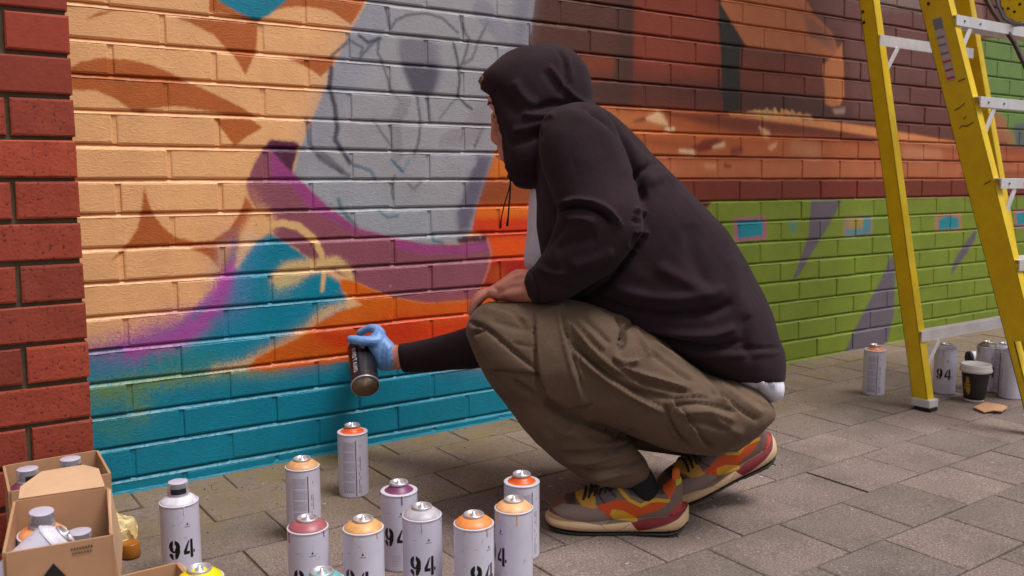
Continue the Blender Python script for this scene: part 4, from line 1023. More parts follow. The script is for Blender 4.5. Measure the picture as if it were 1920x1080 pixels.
def sculpt(me, folds, zmax=None, rnd=None):
    """folds: (points, width, height in mm; + ridge, - groove) worked into the cloth on the viewer's side"""
    C_ = arr(me); N_ = nrm(me); X_, Y_, Z_ = pxy(C_)
    D = C_-CO; D /= np.linalg.norm(D, axis=1)[:, None]; face = np.clip(-(N_*D).sum(1)*1.6, 0, 1)
    disp = np.zeros(len(C_))
    for pts, wd, h in folds:
        P = smooth_line(pts); sel = (X_ > P[:, 0].min()-3*wd) & (X_ < P[:, 0].max()+3*wd) & (Y_ > P[:, 1].min()-3*wd) & (Y_ < P[:, 1].max()+3*wd)
        if not sel.any(): continue
        q, t = seg_dist(X_[sel], Y_[sel], P); env = np.clip(np.minimum(t, 1-t)*7, 0, 1)**.7
        w_ = wd*.66; disp[sel] += h*.00175*np.exp(-(q/w_)**2)*(.10+.90*env)
    C_ = C_ + N_*(disp*face)[:, None]
    put(me, C_); return C_
def raise_poly(me, poly, h, soft=3):
    C_ = arr(me); N_ = nrm(me); X_, Y_, Z_ = pxy(C_); D = C_-CO; D /= np.linalg.norm(D, axis=1)[:, None]; face = np.clip(-(N_*D).sum(1)*2.5, 0, 1)
    P = poly+[poly[0]]; q, _ = seg_dist(X_, Y_, P); ins = np.zeros(X_.shape, bool)
    for i in range(len(poly)):
        ax, ay = poly[i]; bx, by = poly[(i+1) % len(poly)]
        if ay == by: continue
        ins ^= ((ay > Y_) != (by > Y_)) & (X_ < (bx-ax)*(Y_-ay)/(by-ay)+ax)
    k = np.clip(.5+np.where(ins, q, -q)/(2*soft), 0, 1); put(me, C_+N_*(h*.001*k*face)[:, None])
def cloth_noise(me, amp, sc, seed):
    from mathutils import noise as mn
    C_ = arr(me); N_ = nrm(me); o_ = Vector((seed*3.1, seed*1.7, 0))
    d = np.array([mn.noise(Vector(c)*sc+o_)+.5*mn.noise(Vector(c)*sc*2.3+o_) for c in C_]); put(me, C_+N_*(d*amp)[:, None])

hood_st = [(1000,86,1052,86,1.97,.025),(958,101,1078,103,1.965,.065),(928,122,1098,128,1.96,.088),(902,146,1108,160,1.96,.098),(903,178,1112,192,1.96,.102),
           (912,206,1112,225,1.96,.100),(924,236,1104,258,1.955,.098),(934,266,1090,292,1.95,.094),(938,296,1070,322,1.945,.086),(944,324,1046,346,1.94,.066),(958,338,1015,352,1.94,.035)]
torso_st = [(1012,262,1112,198,1.96,.10),(1003,310,1158,232,1.955,.165),(1003,370,1216,292,1.95,.190),(1005,440,1290,368,1.95,.195),(1025,520,1352,432,1.95,.195),
            (1090,585,1398,505,1.95,.19),(1165,625,1432,575,1.95,.185),(1230,662,1448,630,1.95,.18),(1284,690,1457,660,1.95,.176),(1326,704,1455,703,1.95,.168)]
larm_st = [(1058,200,1104,197,1.84,.035),(1022,218,1134,214,1.815,.068),(1011,255,1160,252,1.80,.080),(1013,305,1178,300,1.785,.080),(1030,355,1190,350,1.77,.074),(1044,395,1203,396,1.755,.070),
           (1040,425,1204,440,1.75,.066),(1030,452,1168,490,1.755,.062),(1014,480,1115,530,1.765,.056),(1000,500,1062,562,1.78,.046),(989,508,1004,573,1.79,.034)]
rarm_st = [(1020,290,1110,290,2.09,.07),(1010,380,1110,400,2.12,.065),(1008,470,1110,520,2.14,.06),(1010,560,1090,640,2.14,.058),(975,590,1010,698,2.15,.054),(920,602,930,690,2.18,.050),(862,618,868,693,2.21,.046),(800,634,806,698,2.245,.041),(747,643,757,700,2.275,.034)]
person = empty('person', (on_ground(1150, 1000)[0], on_ground(1150, 1000)[1], on_ground(1150, 1000)[2]), 'crouching person in dark hooded top and olive trousers, holding up a can in blue glove', 'person')
hood_l, torso_l, larm_l, rarm_l = loft(hood_st, 4, 36, 2.6), loft(torso_st, 4, 40, 2.4), loft(larm_st, 4, 28, 2.1), loft(rarm_st, 4, 24, 2.1)
hd = union([hood_l, torso_l, larm_l, rarm_l], .0048, 6)
# hollow the front of the hood so the face sits inside it
C_ = arr(hd); X_, Y_, Z_ = pxy(C_)
front = np.interp(Y_, [150, 178, 206, 236, 266, 296, 324, 338], [902, 903, 912, 924, 934, 938, 944, 958])
dzz = (Z_-1.978)/.078; k = np.clip(1-dzz**2, 0, 1)**.6 * np.clip((Y_-168)/40, 0, 1) * np.clip((332-Y_)/50, 0, 1) * np.clip(1-(X_-front)/70, 0, 1)
C_ = C_ + RT*(k*.075)[:, None]; put(hd, C_)
hood_folds = [
 # hood
 ([(1012,82),(1040,90),(1056,112),(1060,150),(1052,175)],6,-3.0), ([(1022,84),(1052,96),(1068,122),(1072,155)],7,2.6), ([(1030,122),(1050,150),(1075,178),(1104,200)],6,3.4), ([(1018,132),(1042,164),(1066,188)],9,-2.2),
 ([(1000,205),(1035,194),(1075,196),(1098,200)],8,-6), ([(980,214),(1010,218),(1040,214)],8,5), ([(955,268),(985,262),(1020,250)],11,-4.5), ([(960,246),(990,240),(1020,230)],10,4), ([(965,150),(980,180),(1010,200)],14,4), ([(930,160),(950,190),(975,215)],14,-3),
 ([(905,150),(912,190),(926,235),(936,270),(940,300)],5,2.6), ([(917,160),(926,195),(938,236),(948,275),(952,310)],5,-2.0),
 # shoulder seam, valley between arm and back
 ([(1100,200),(1135,222),(1165,255),(1190,300),(1203,345),(1208,380)],9,-13), ([(1112,200),(1160,228),(1195,265),(1230,300)],8,-5), ([(1135,208),(1185,248),(1222,285)],9,4), ([(1190,335),(1225,305),(1262,302)],10,-9), ([(1215,345),(1250,330),(1280,345)],16,4),
 ([(1030,212),(1012,245),(1006,300),(1008,360),(1025,395)],6,-3), ([(1075,215),(1120,235),(1150,275),(1170,330)],18,2),
 # elbow
 ([(1040,398),(1062,388),(1095,386),(1128,398),(1150,418)],7,-11), ([(1048,384),(1080,376),(1112,380),(1142,396),(1166,424)],7,7), ([(1060,412),(1090,410),(1115,418)],9,4), ([(1188,392),(1204,396),(1212,402)],5,6), ([(1190,436),(1206,436),(1216,440)],5,8), ([(1186,412),(1206,418)],5,-5), ([(1178,462),(1188,468),(1190,474)],6,5),
 ([(1020,470),(1050,430),(1060,410)],10,-5), ([(1008,500),(1035,512),(1060,512)],7,4), ([(1040,470),(1080,450),(1120,445)],16,-3), ([(1070,500),(1110,490),(1150,470)],14,3.5), ([(1020,530),(1050,540),(1070,540)],8,-3),
 ([(1200,430),(1188,470),(1160,510),(1120,548),(1075,570)],8,-12),
 ([(998,508),(1006,540),(1010,572)],4,-3.5),
 # body folds over the lap
 ([(1110,560),(1180,582),(1250,592),(1330,585),(1372,566)],13,-9), ([(1150,540),(1230,558),(1310,556),(1360,540)],14,5), ([(1180,606),(1250,622),(1330,628),(1380,614)],10,7), ([(1200,620),(1262,642),(1330,652),(1396,640)],9,-8), ([(1230,500),(1290,530),(1340,560)],18,4),
 ([(1290,420),(1300,480),(1330,540)],22,-3), ([(1370,480),(1380,540),(1400,600)],20,3), ([(1400,590),(1396,640),(1410,670)],14,-4),
 ([(1240,640),(1300,656),(1350,655),(1420,652),(1467,652)],4,-4.0), ([(1250,652),(1300,666),(1360,667),(1420,664),(1467,662)],7,3.0), ([(1110,585),(1160,605),(1215,636),(1265,672),(1300,698)],8,5), ([(1080,566),(1130,588),(1190,612),(1235,645)],7,-5),
 ([(1240,300),(1300,372),(1350,440),(1390,510)],26,2),
]
sculpt(hd, hood_folds); cloth_noise(hd, .0026, 13, 1)
def cloth_mat(name, c1_, c2_, rough, wscale, sheen=.0, bst=.25):
    m, nt, b = new_mat(name); g = nt.nodes.new('ShaderNodeNewGeometry'); v = g.outputs['Position']
    n = noise(nt, 7, 5, .6, v); r = ramp(nt, n.outputs[0], [(.3, L3(c1_)), (.7, L3(c2_))])
    f = noise(nt, 420, 2, .8, v); r2 = ramp(nt, f.outputs[0], [(.3, (.8,)*3), (.7, (1.14,)*3)])
    mx = nnode(nt, 'ShaderNodeMix', data_type='RGBA', blend_type='MULTIPLY'); mx.inputs[0].default_value = 1; nt.links.new(r.outputs[0], mx.inputs[6]); nt.links.new(r2.outputs[0], mx.inputs[7])
    nt.links.new(mx.outputs[2], b.inputs['Base Color']); b.inputs['Roughness'].default_value = rough; b.inputs['Specular IOR Level'].default_value = .2
    b.inputs['Sheen Weight'].default_value = sheen; b.inputs['Sheen Roughness'].default_value = .45
    mp = nnode(nt, 'ShaderNodeMapping'); mp.inputs['Rotation'].default_value = (.6, .4, .7); nt.links.new(v, mp.inputs[0])
    w1 = noise(nt, wscale, 2, .6, mp.outputs[0]); b1 = bump(nt, b, w1.outputs[0], bst, .0012); w2 = noise(nt, 34, 4, .6, v); bump(nt, b, w2.outputs[0], .22, .006, b1); return m
hoodie_m = cloth_mat('charcoal_plum_fleece', (40,27,32), (52,37,43), .95, 700, .03)
child('hooded_top', hd, hoodie_m, person, True)

# trousers
thigh_st = [(876,612,880,640,1.845,.04),(884,588,902,690,1.845,.075),(915,568,945,735,1.845,.098),(970,566,985,755,1.845,.108),(1040,560,1062,775,1.845,.115),(1130,575,1148,802,1.85,.122),(1220,620,1238,836,1.86,.135),(1308,690,1318,850,1.88,.150),(1362,700,1360,836,1.90,.165),(1394,712,1390,814,1.93,.168),(1424,744,1410,786,1.95,.158)]
shin_st = [(876,622,985,600,1.85,.07),(902,690,1060,700,1.855,.082),(942,752,1110,752,1.86,.080),(990,812,1150,800,1.86,.076),(1040,862,1185,832,1.86,.074),(1084,890,1212,864,1.86,.072),(1108,903,1220,888,1.86,.064)]
fthigh_st = [(1402,748,1394,780,1.99,.13),(1370,700,1370,840,2.02,.14),(1280,680,1270,835,2.06,.13),(1170,660,1160,820,2.09,.115),(1080,680,1075,820,2.10,.10),(1020,715,1025,805,2.11,.08),(1000,740,1005,785,2.11,.05)]
fshin_st = [(1010,765,1040,715,2.11,.06),(1050,795,1075,740,2.10,.07),(1120,828,1140,760,2.08,.07),(1220,846,1240,776,2.05,.066),(1300,858,1316,790,2.03,.062),(1340,868,1352,800,2.02,.055)]
seat_st = [(1330,690,1330,840,1.95,.19),(1372,712,1370,828,1.95,.186),(1418,738,1402,786,1.95,.165)]
tr_parts = [loft(thigh_st, 4, 36, 2.3), loft(shin_st, 4, 30, 2.2), loft(fthigh_st, 4, 32, 2.3), loft(fshin_st, 4, 26, 2.2), loft(seat_st, 4, 36, 2.3)]
tm = union(tr_parts, .0048, 7)
raise_poly(tm, [(1000,588),(1002,650),(1010,700),(1024,740),(1062,764),(1104,756),(1092,700),(1072,640),(1056,570)], 5.5, 2.5)
raise_poly(tm, [(876,606),(905,612),(950,648),(1000,688),(1010,702),(960,700),(925,702)], 5, 2.5)
raise_poly(tm, [(900,568),(1000,580),(1002,650),(1004,690),(960,655),(905,610),(880,602)], 3, 3)
raise_poly(tm, [(1245,756),(1262,750),(1300,800),(1330,838),(1290,845),(1258,812)], 5, 2.5)
folds_t = [
 ([(880,604),(912,616),(955,652),(1006,694)],5,-6), ([(884,628),(896,622),(908,618)],5,-7), ([(905,700),(940,698),(985,702),(1012,708)],5,-6), ([(1000,584),(1001,640),(1006,700),(1020,738)],4,-5.5), ([(1052,575),(1064,630),(1082,690),(1100,752)],4,-4), ([(1045,578),(1056,635),(1074,700),(1092,755)],4,3),
 ([(1004,706),(1016,742),(1060,768),(1112,758)],4,-4.5), ([(960,642),(985,648),(1002,650)],4,-2.5), ([(905,580),(945,586),(990,600)],10,3), ([(920,600),(960,612),(998,618)],8,-3), ([(930,575),(960,588),(985,610)],7,-3),
 ([(1060,600),(1085,628),(1108,655),(1150,690),(1200,722)],6,6.5), ([(1055,612),(1075,640),(1098,668),(1140,702)],5,-5), ([(1080,600),(1110,630),(1135,655)],6,4.5), ([(1090,590),(1122,622),(1145,645)],5,-4), ([(1066,640),(1100,675),(1160,718),(1240,762)],6,-5), ([(1072,655),(1120,700),(1190,745),(1250,775)],7,6),
 ([(1155,590),(1166,612),(1170,640),(1162,658)],5,-9), ([(1150,590),(1180,596),(1205,604),(1222,618)],5,6), ([(1160,658),(1166,625),(1182,606),(1200,606)],5,-10), ([(1190,612),(1205,640),(1222,668)],6,5), ([(1150,668),(1172,680),(1200,676)],6,6), ([(1160,685),(1200,700),(1240,712),(1290,728)],6,5.5), ([(1155,697),(1195,714),(1245,728),(1300,738)],6,-5),
 ([(1220,640),(1270,672),(1310,700),(1350,742)],6,6), ([(1215,655),(1262,690),(1300,716)],6,-5), ([(1180,730),(1240,745),(1300,742),(1360,745)],8,-5), ([(1250,745),(1310,740),(1370,752)],6,5.5), ([(1260,760),(1320,757),(1385,772)],6,-5), ([(1270,775),(1330,772),(1380,790)],7,4.5), ([(1285,790),(1330,795),(1370,808)],7,-4),
 ([(1246,756),(1256,790),(1275,822),(1298,842)],5,-6), ([(1262,752),(1290,785),(1322,828),(1338,840)],5,-5), ([(1255,750),(1284,782),(1312,818)],4,5), ([(1330,770),(1360,800),(1395,815)],12,3),
 ([(1310,700),(1350,735),(1400,775),(1425,790)],5,-5), ([(1326,700),(1368,733),(1410,764),(1432,776)],6,3.5), ([(1352,704),(1392,734),(1430,758),(1446,766)],5,-4.5), ([(1385,708),(1410,730),(1440,744),(1455,742)],5,4), ([(1340,712),(1346,720)],3,3), ([(1350,712),(1358,722)],3,3), ([(1360,714),(1368,724)],3,3), ([(1370,716),(1378,728)],3,3),
 # shin
 ([(960,712),(1000,740),(1060,778),(1140,806),(1200,830)],8,-8), ([(930,715),(980,760),(1040,800),(1100,822)],14,4), ([(985,742),(1008,748),(1024,760)],9,4), ([(1050,850),(1100,852),(1160,838),(1196,822)],7,-5.5), ([(1055,865),(1105,868),(1165,852)],6,5), ([(1075,880),(1120,884),(1180,872),(1204,858)],5,-5), ([(1080,892),(1130,896),(1190,884)],5,4), ([(1100,822),(1150,822),(1190,805)],10,-5), ([(1020,820),(1060,812),(1110,780)],14,4), ([(950,745),(1010,780),(1050,830)],16,-3),
]
sculpt(tm, folds_t); cloth_noise(tm, .0030, 15, 4)
trous_m = cloth_mat('olive_brown_cotton', (92,73,60), (110,89,73), .85, 600, .05)
child('trousers', tm, trous_m, person, True)

# body: one continuous skin under the clothes
def shrink(st, k=.78, kt=.78):
    o_ = []
    for ax, ay, bx, by, z_, t_ in st:
        cx, cy = (ax+bx)/2, (ay+by)/2; o_.append((cx+(ax-cx)*k, cy+(ay-cy)*k, cx+(bx-cx)*k, cy+(by-cy)*k, z_, t_*kt))
    return o_
head_st = [(985,104,1040,104,1.965,.03),(945,122,1072,126,1.965,.062),(922,146,1086,156,1.965,.074),(914,170,1090,184,1.965,.077),(911,190,1090,208,1.965,.077),(919,206,1088,222,1.965,.076),(925,218,1084,236,1.965,.074),(930,236,1078,254,1.965,.072),
           (934,256,1070,272,1.965,.066),(936,272,1062,288,1.965,.058),(938,282,1056,298,1.965,.052),(942,292,1045,306,1.965,.046),(948,306,1030,318,1.965,.040),(960,318,1010,326,1.965,.026)]; head_st = [(a_+6, b_, c_+2, d_, e_, f_) for a_, b_, c_, d_, e_, f_ in head_st]
nose_st = [(914,212,930,214,1.965,.006),(914,228,936,232,1.965,.009),(914,244,942,250,1.965,.013),(913,258,946,262,1.965,.017),(918,268,946,272,1.965,.015),(930,274,946,276,1.965,.008)]; nose_st = [(a_+6, b_, c_+2, d_, e_, f_) for a_, b_, c_, d_, e_, f_ in nose_st]
lip_st = [(930,281,948,283,1.965,.016),(927,286,948,288,1.965,.022),(931,291,950,293,1.965,.018)]; lip_st = [(a_+6, b_, c_+2, d_, e_, f_) for a_, b_, c_, d_, e_, f_ in lip_st]
lip2_st = [(931,293,950,295,1.965,.018),(929,297,950,299,1.965,.020),(936,302,952,304,1.965,.014)]; lip2_st = [(a_+6, b_, c_+2, d_, e_, f_) for a_, b_, c_, d_, e_, f_ in lip2_st]
brow_st = [(908,186,925,190,1.965,.050),(908,192,928,196,1.965,.054),(914,200,930,203,1.965,.050)]; brow_st = [(a_+6, b_, c_+2, d_, e_, f_) for a_, b_, c_, d_, e_, f_ in brow_st]
neck_st = [(1000,260,1085,240,1.96,.055),(1010,310,1100,280,1.955,.058),(1020,350,1130,310,1.95,.075)]
lhand = [(1030,500,1040,556,1.80,.024),(1002,508,1006,566,1.805,.023),(984,504,986,568,1.815,.024),(964,506,966,568,1.83,.030),(944,520,948,566,1.845,.036),(924,534,934,564,1.86,.040),(912,543,926,562,1.868,.038)]
parts = [loft(head_st, 3, 30, 2.1), loft(nose_st, 3, 14, 2), loft(lip_st, 2, 12, 2), loft(lip2_st, 2, 12, 2), loft(brow_st, 2, 16, 2), loft(neck_st, 3, 22, 2.1), loft(shrink(torso_st), 3, 24), loft(shrink(larm_st[:-2]+[(1004,504,1020,562,1.785,.044)], .55, .6), 3, 18), loft(shrink(rarm_st, .6, .62), 3, 18),
         loft(shrink(thigh_st, .75, .75), 3, 24), loft(shrink(shin_st, .6, .66), 3, 20), loft(shrink(fthigh_st, .72, .72), 3, 24), loft(shrink(fshin_st, .6, .66), 3, 20), loft(shrink(seat_st), 3, 24), loft(lhand, 4, 22, 2.2)]
def finger(pts, r0, r1):                                    # pts (px, py, depth)
    P = catmull(pts, 3); n_ = len(P); W_ = [at(*p) for p in P]; rr = np.linspace(r0, r1, n_); rr[-1] *= .7
    me = tube(W_, list(rr), 10); v_ = [tuple(x.co) for x in me.vertices]; f_ = [tuple(p.vertices) for p in me.polygons]; bpy.data.meshes.remove(me); return v_, f_
parts += [finger([(935,552,1.845),(912,551,1.850),(897,562,1.855),(888,576,1.862),(886,588,1.868)], .0098, .0074),
          finger([(930,548,1.865),(908,549,1.872),(892,562,1.880),(884,580,1.888),(884,594,1.894)], .0100, .0076),
          finger([(930,546,1.885),(908,548,1.894),(892,560,1.903),(885,578,1.912),(886,592,1.918)], .0098, .0074),
          finger([(934,548,1.903),(914,552,1.914),(900,564,1.924),(893,580,1.932)], .0088, .0066),
          finger([(968,530,1.85),(955,540,1.895),(940,553,1.915),(926,562,1.925)], .0105, .0080)]
# gloved hand skin follows into the wrist so that the body stays continuous
wr = [(800,650,802,688,2.245,.026),(760,646,764,692,2.268,.026),(742,647,745,694,2.278,.025),(728,640,724,692,2.285,.027),(714,632,702,676,2.29,.024)]
parts.append(loft(wr, 3, 18, 2.1))
bmh = union(parts, .0042, 3)
skin, nt, b = new_mat('skin'); g = nt.nodes.new('ShaderNodeNewGeometry'); v = g.outputs['Position']
n = noise(nt, 32, 5, .65, v); r = ramp(nt, n.outputs[0], [(.25, L3((176,98,84))), (.5, L3((206,134,116))), (.75, L3((222,156,136)))]); nt.links.new(r.outputs[0], b.inputs['Base Color'])
b.inputs['Roughness'].default_value = .5; b.inputs['Subsurface Weight'].default_value = .12; b.inputs['Subsurface Radius'].default_value = (.012, .005, .003); b.inputs['Subsurface Scale'].default_value = .6
n2 = noise(nt, 180, 3, .7, v); bump(nt, b, n2.outputs[0], .25, .0012)
sculpt(bmh, [([(925,538),(935,546)],4,-1.5), ([(990,515),(960,520),(935,540)],5,1.5), ([(985,535),(955,540),(930,552)],4,-1.5), ([(985,548),(955,552),(930,558)],5,1.2), ([(914,214),(924,217)],3,-2.5)])
body_o = child('body', bmh, skin, person, True)
# eye, eyebrow, hair
for dz_, nm in ((-.030, 'eye'), (.030, 'eye')):
    P = at(936, 217, 1.965+dz_); bm = bmesh.new(); bmesh.ops.create_uvsphere(bm, u_segments=14, v_segments=10, radius=.0115); e_ = child(nm, bm_mesh(bm), mat('eye_white', (150,120,108), .35), person, True); e_.location = Vector(e_.location)+Vector(P)
    P2 = P-RT*.0075-UP*.001; bm = bmesh.new(); bmesh.ops.create_uvsphere(bm, u_segments=12, v_segments=8, radius=.0058); e2 = child('iris', bm_mesh(bm), mat('iris', (46,32,24), .2), person, True); e2.location = Vector(e2.location)+Vector(P2)
    br = [at(915, 196, 1.965+dz_*.4), at(917, 193, 1.965+dz_), at(924, 192, 1.965+dz_*1.6)]; child('eyebrow', tube(br, [.0022, .0030, .0015], 6), mat('brow_hair', (70,48,34), .8), person, True)
hair_m = mat('light_brown_hair', (112,84,62), .7, var=.3, nscale=200, bstr=.6, bscale=400)
hv = []
for i in range(30):
    z0 = 1.965+random.uniform(-.05, .05); a = at(916+random.uniform(-3, 6), 140+random.uniform(-5, 6), z0); c = at(902+random.uniform(-3, 3), 150+random.uniform(-4, 5), z0+random.uniform(-.01, .01)); d = at(905+random.uniform(-3, 7), 160+random.uniform(-6, 8), z0+random.uniform(-.01, .01))
    hv.append(tube([a, (a+c)/2-RT*.003, c, d], [.003, .0036, .003, .0008], 6))
def join_meshes(ms):
    vs, fs = [], []
    for me in ms:
        n0 = len(vs); vs += [tuple(x.co) for x in me.vertices]; fs += [tuple(n0+i for i in p.vertices) for p in me.polygons]; bpy.data.meshes.remove(me)
    return mesh_from(vs, fs)
child('hair', join_meshes(hv), hair_m, person, True)
# t-shirt: front edge inside the open collar side, and tail showing over the waistband
shirt_m = cloth_mat('white_print_shirt', (206,206,232), (232,230,244), .85, 300, 0)
sh = union([loft(shrink([(a_, b_, c_, d_, e_, f_) for a_, b_, c_, d_, e_, f_ in torso_st[2:]], .68, .68), 3, 26, 2.3), loft([(997,318,1030,318,1.985,.05),(992,370,1040,370,1.985,.085),(988,430,1050,430,1.985,.09),(982,480,1050,490,1.985,.085),(984,500,1040,512,1.985,.07)], 4, 24, 2.3),
            loft([(1330,690,1380,690,1.95,.165),(1350,715,1440,690,1.95,.166),(1376,728,1444,694,1.95,.158),(1396,740,1448,706,1.95,.154),(1416,748,1444,724,1.95,.138)], 4, 30, 2.3)], .006, 4)
sculpt(sh, [([(1412,712),(1420,724),(1420,738)],3,-3), ([(1428,712),(1434,730)],3,2.5), ([(1442,712),(1446,734)],3,-2.5), ([(992,380),(990,430)],4,-3), ([(1000,440),(992,480)],4,3)])
child('t_shirt', sh, shirt_m, person, True)
# drawstrings
cord_m = mat('black_cord', (18,14,16), .8)
child('drawstring', tube([at(957, 330, 1.90), at(957, 352, 1.895), at(955, 380, 1.895), at(953, 405, 1.90), at(951, 424, 1.90)], [.0022, .0018, .0018, .0018, .0030], 6), cord_m, person, True)
child('drawstring', tube([at(960, 330, 1.98), at(954, 356, 1.98), at(946, 382, 1.98), at(940, 408, 1.98), at(938, 428, 1.98)], [.0016, .0014, .0013, .0014, .0026], 6), cord_m, person, True)
# glove
glove_m, nt, b = new_mat('blue_nitrile'); g = nt.nodes.new('ShaderNodeNewGeometry'); n = noise(nt, 40, 4, .6, g.outputs['Position']); r = ramp(nt, n.outputs[0], [(.3, L3((98,142,206))), (.7, L3((132,174,228)))]); nt.links.new(r.outputs[0], b.inputs['Base Color']); b.inputs['Roughness'].default_value = .42; n2 = noise(nt, 110, 3, .6, g.outputs['Position']); bump(nt, b, n2.outputs[0], .5, .002)
gl = [loft([(738,644,738,694,2.28,.028),(728,634,724,696,2.285,.031),(720,624,712,694,2.288,.032),(712,617,700,676,2.29,.030),(705,618,690,655,2.292,.026),(700,624,686,646,2.292,.020)], 4, 22, 2.2),
      finger([(712,640,2.275),(695,640,2.262),(678,639,2.256),(664,637,2.262),(654,636,2.275)], .0150, .0105),
      finger([(716,628,2.300),(709,619,2.308),(698,615,2.318),(684,619,2.330),(670,627,2.338)], .0130, .0092),
      finger([(704,640,2.315),(694,652,2.345),(680,660,2.362),(664,664,2.358)], .0120, .0095),
      finger([(700,656,2.315),(696,672,2.340),(684,682,2.352),(668,684,2.348)], .0120, .0092),
      finger([(706,674,2.305),(702,690,2.322),(692,700,2.332),(678,704,2.328)], .0110, .0085)]
gm_ = union(gl, .0036, 2)
sculpt(gm_, [([(722,630),(716,650),(712,680)],4,-1.5), ([(735,650),(732,690)],3,-2), ([(728,650),(726,690)],3,1.5), ([(700,634),(690,632)],3,-1.2)])
child('glove', gm_, glove_m, person, True)
# the can in the gloved hand
b0 = Vector(at(685, 724, 2.205)); b1 = Vector(at(677, 652, 2.315)); ax = (b1-b0).normalized(); qh = ax.to_track_quat('Z', 'Y')
dk_body = body_mesh(); dk_body.materials.append(dark_mat); dk_body.polygons.foreach_set('use_smooth', [True]*len(dk_body.polygons))
hc = spray_can(tuple(b0), (28,24,30), 0, 'black spray can with white vertical lettering held tilted in the blue gloved hand', group='white spray cans standing about the pavement', body=dk_body)
del hc['group']
best = None
for s_ in range(0, 360, 10):                               # turn the lettering to where the photograph shows it
    qq = qh @ Quaternion((0, 0, 1), math.radians(s_)); d = qq @ Vector((-1, 0, 0)); val = d.dot(Vector(-FW)) - .25*d.dot(Vector(RT))
    if best is None or val > best[0]: best = (val, qq)
hc.rotation_quaternion = best[1]
for t_ in range(1):
    c = bpy.data.objects.new('base_rim', lathe([(RC-.001, -.0006), (RC+.0010, -.0004), (RC+.0012, .0035), (RC+.0002, .0042)], 44, closed=False)); c.data.materials.append(steel); c.data.polygons.foreach_set('use_smooth', [True]*len(c.data.polygons)); COL.objects.link(c); c.parent = hc
    nz = bpy.data.objects.new('nozzle', nozz_me); COL.objects.link(nz); nz.parent = hc

# ------------------------------------------------------------------ trainers
SHW, SHH = 1160, 520                                       # 4 px per mm, x from toe tip, z from the sole
def crop(p): return (980+p[0]*.2604, 780+p[1]*.2604)
def stf(px, py): return ((px-1013)/272*.290*4000, (1004-py)*.00108*4000)
sp = Paint(SHW, SHH, stf, (122,98,84))
def SP(pts, c, b=1.2): sp.poly([crop(p) for p in pts], c, b)
def SS(pts, w_, c, b=1.0): sp.stroke([crop(p) for p in pts], w_, c, b)
SP([(100,500),(380,520),(400,700),(100,740)], (112,76,52), 3)
SP([(160,560),(370,540),(340,620),(385,680),(370,695),(300,655),(190,590)], (62,50,46), 1.5)
SP([(180,700),(260,655),(330,650),(480,640),(560,690),(610,750),(560,775),(300,755)], (142,120,112), 2)
SP([(330,600),(480,570),(520,650),(480,660),(400,650)], (206,150,60), 2)
SP([(480,500),(650,520),(640,640),(500,640)], (104,84,84), 2)
SS([(500,560),(560,620)], 14, (60,44,50)); SS([(560,520),(640,580)], 14, (60,40,44))
SP([(640,520),(700,520),(740,570),(830,600),(900,575),(1000,560),(1000,500),(720,470)], (74,66,64), 1.5)
SP([(500,640),(640,600),(700,600),(820,655),(900,612),(1010,600),(990,635),(940,665),(850,700),(780,735),(620,745),(570,700)], (206,76,20), 1.2)
SS([(640,500),(690,560),(740,605),(820,640),(880,610),(940,600),(1020,600)], 26, (216,164,34))
SP([(615,665),(700,680),(800,738),(790,752),(625,748),(600,700)], (212,160,44), 1.2)
SP([(950,470),(1040,430),(1070,500),(1025,590),(985,545)], (214,88,24), 1.5)
SP([(1060,440),(1150,430),(1150,470),(1070,500)], (204,184,50), 1.5)
SP([(820,700),(960,680),(1060,560),(1130,600),(1090,660),(1010,700),(900,720)], (120,96,88), 1.5)
SP([(745,765),(860,730),(1010,712),(1060,680),(1140,620),(1160,660),(1080,725),(1000,755),(900,790),(810,822)], (122,26,36), 1.2)
SP([(1020,690),(1100,610),(1150,640),(1140,665),(1060,700)], (178,70,66), 1.5)
SP([(100,735),(180,728),(300,755),(540,778),(750,755),(800,818),(890,802),(1000,765),(1090,720),(1165,655),(1200,700),(1200,1000),(100,1000)], (216,180,142), 1)
SS([(540,780),(590,820),(650,830),(740,770)], 5, (150,120,96)); SS([(300,800),(600,830)], 4, (190,154,120)); SS([(860,830),(900,870)], 6, (160,126,100)); SS([(1010,800),(1060,850)], 6, (160,126,100))
SP([(100,860),(300,855),(500,868),(860,880),(1010,860),(1150,760),(1200,760),(1200,1000),(100,1000)], (30,26,24), 1)
shoe_img = sp.image('trainer_panels')
shoe_m, nt, b = new_mat('trainer_panels')
tc = nt.nodes.new('ShaderNodeTexCoord'); sx = nt.nodes.new('ShaderNodeSeparateXYZ'); nt.links.new(tc.outputs['Object'], sx.inputs[0])
cx = nt.nodes.new('ShaderNodeCombineXYZ')
for i, (src, dv) in enumerate(((0, .29), (2, .13))):
    m_ = nnode(nt, 'ShaderNodeMath', operation='DIVIDE'); nt.links.new(sx.outputs[src], m_.inputs[0]); m_.inputs[1].default_value = dv; nt.links.new(m_.outputs[0], cx.inputs[i])
im = nt.nodes.new('ShaderNodeTexImage'); im.image = shoe_img; im.extension = 'EXTEND'; im.interpolation = 'Cubic'; nt.links.new(cx.outputs[0], im.inputs[0])
f = noise(nt, 500, 2, .8, tc.outputs['Object']); r2 = ramp(nt, f.outputs[0], [(.3, (.8,)*3), (.7, (1.1,)*3)])
mx = nnode(nt, 'ShaderNodeMix', data_type='RGBA', blend_type='MULTIPLY'); mx.inputs[0].default_value = 1; nt.links.new(im.outputs[0], mx.inputs[6]); nt.links.new(r2.outputs[0], mx.inputs[7]); nt.links.new(mx.outputs[2], b.inputs['Base Color']); b.inputs['Roughness'].default_value = .7
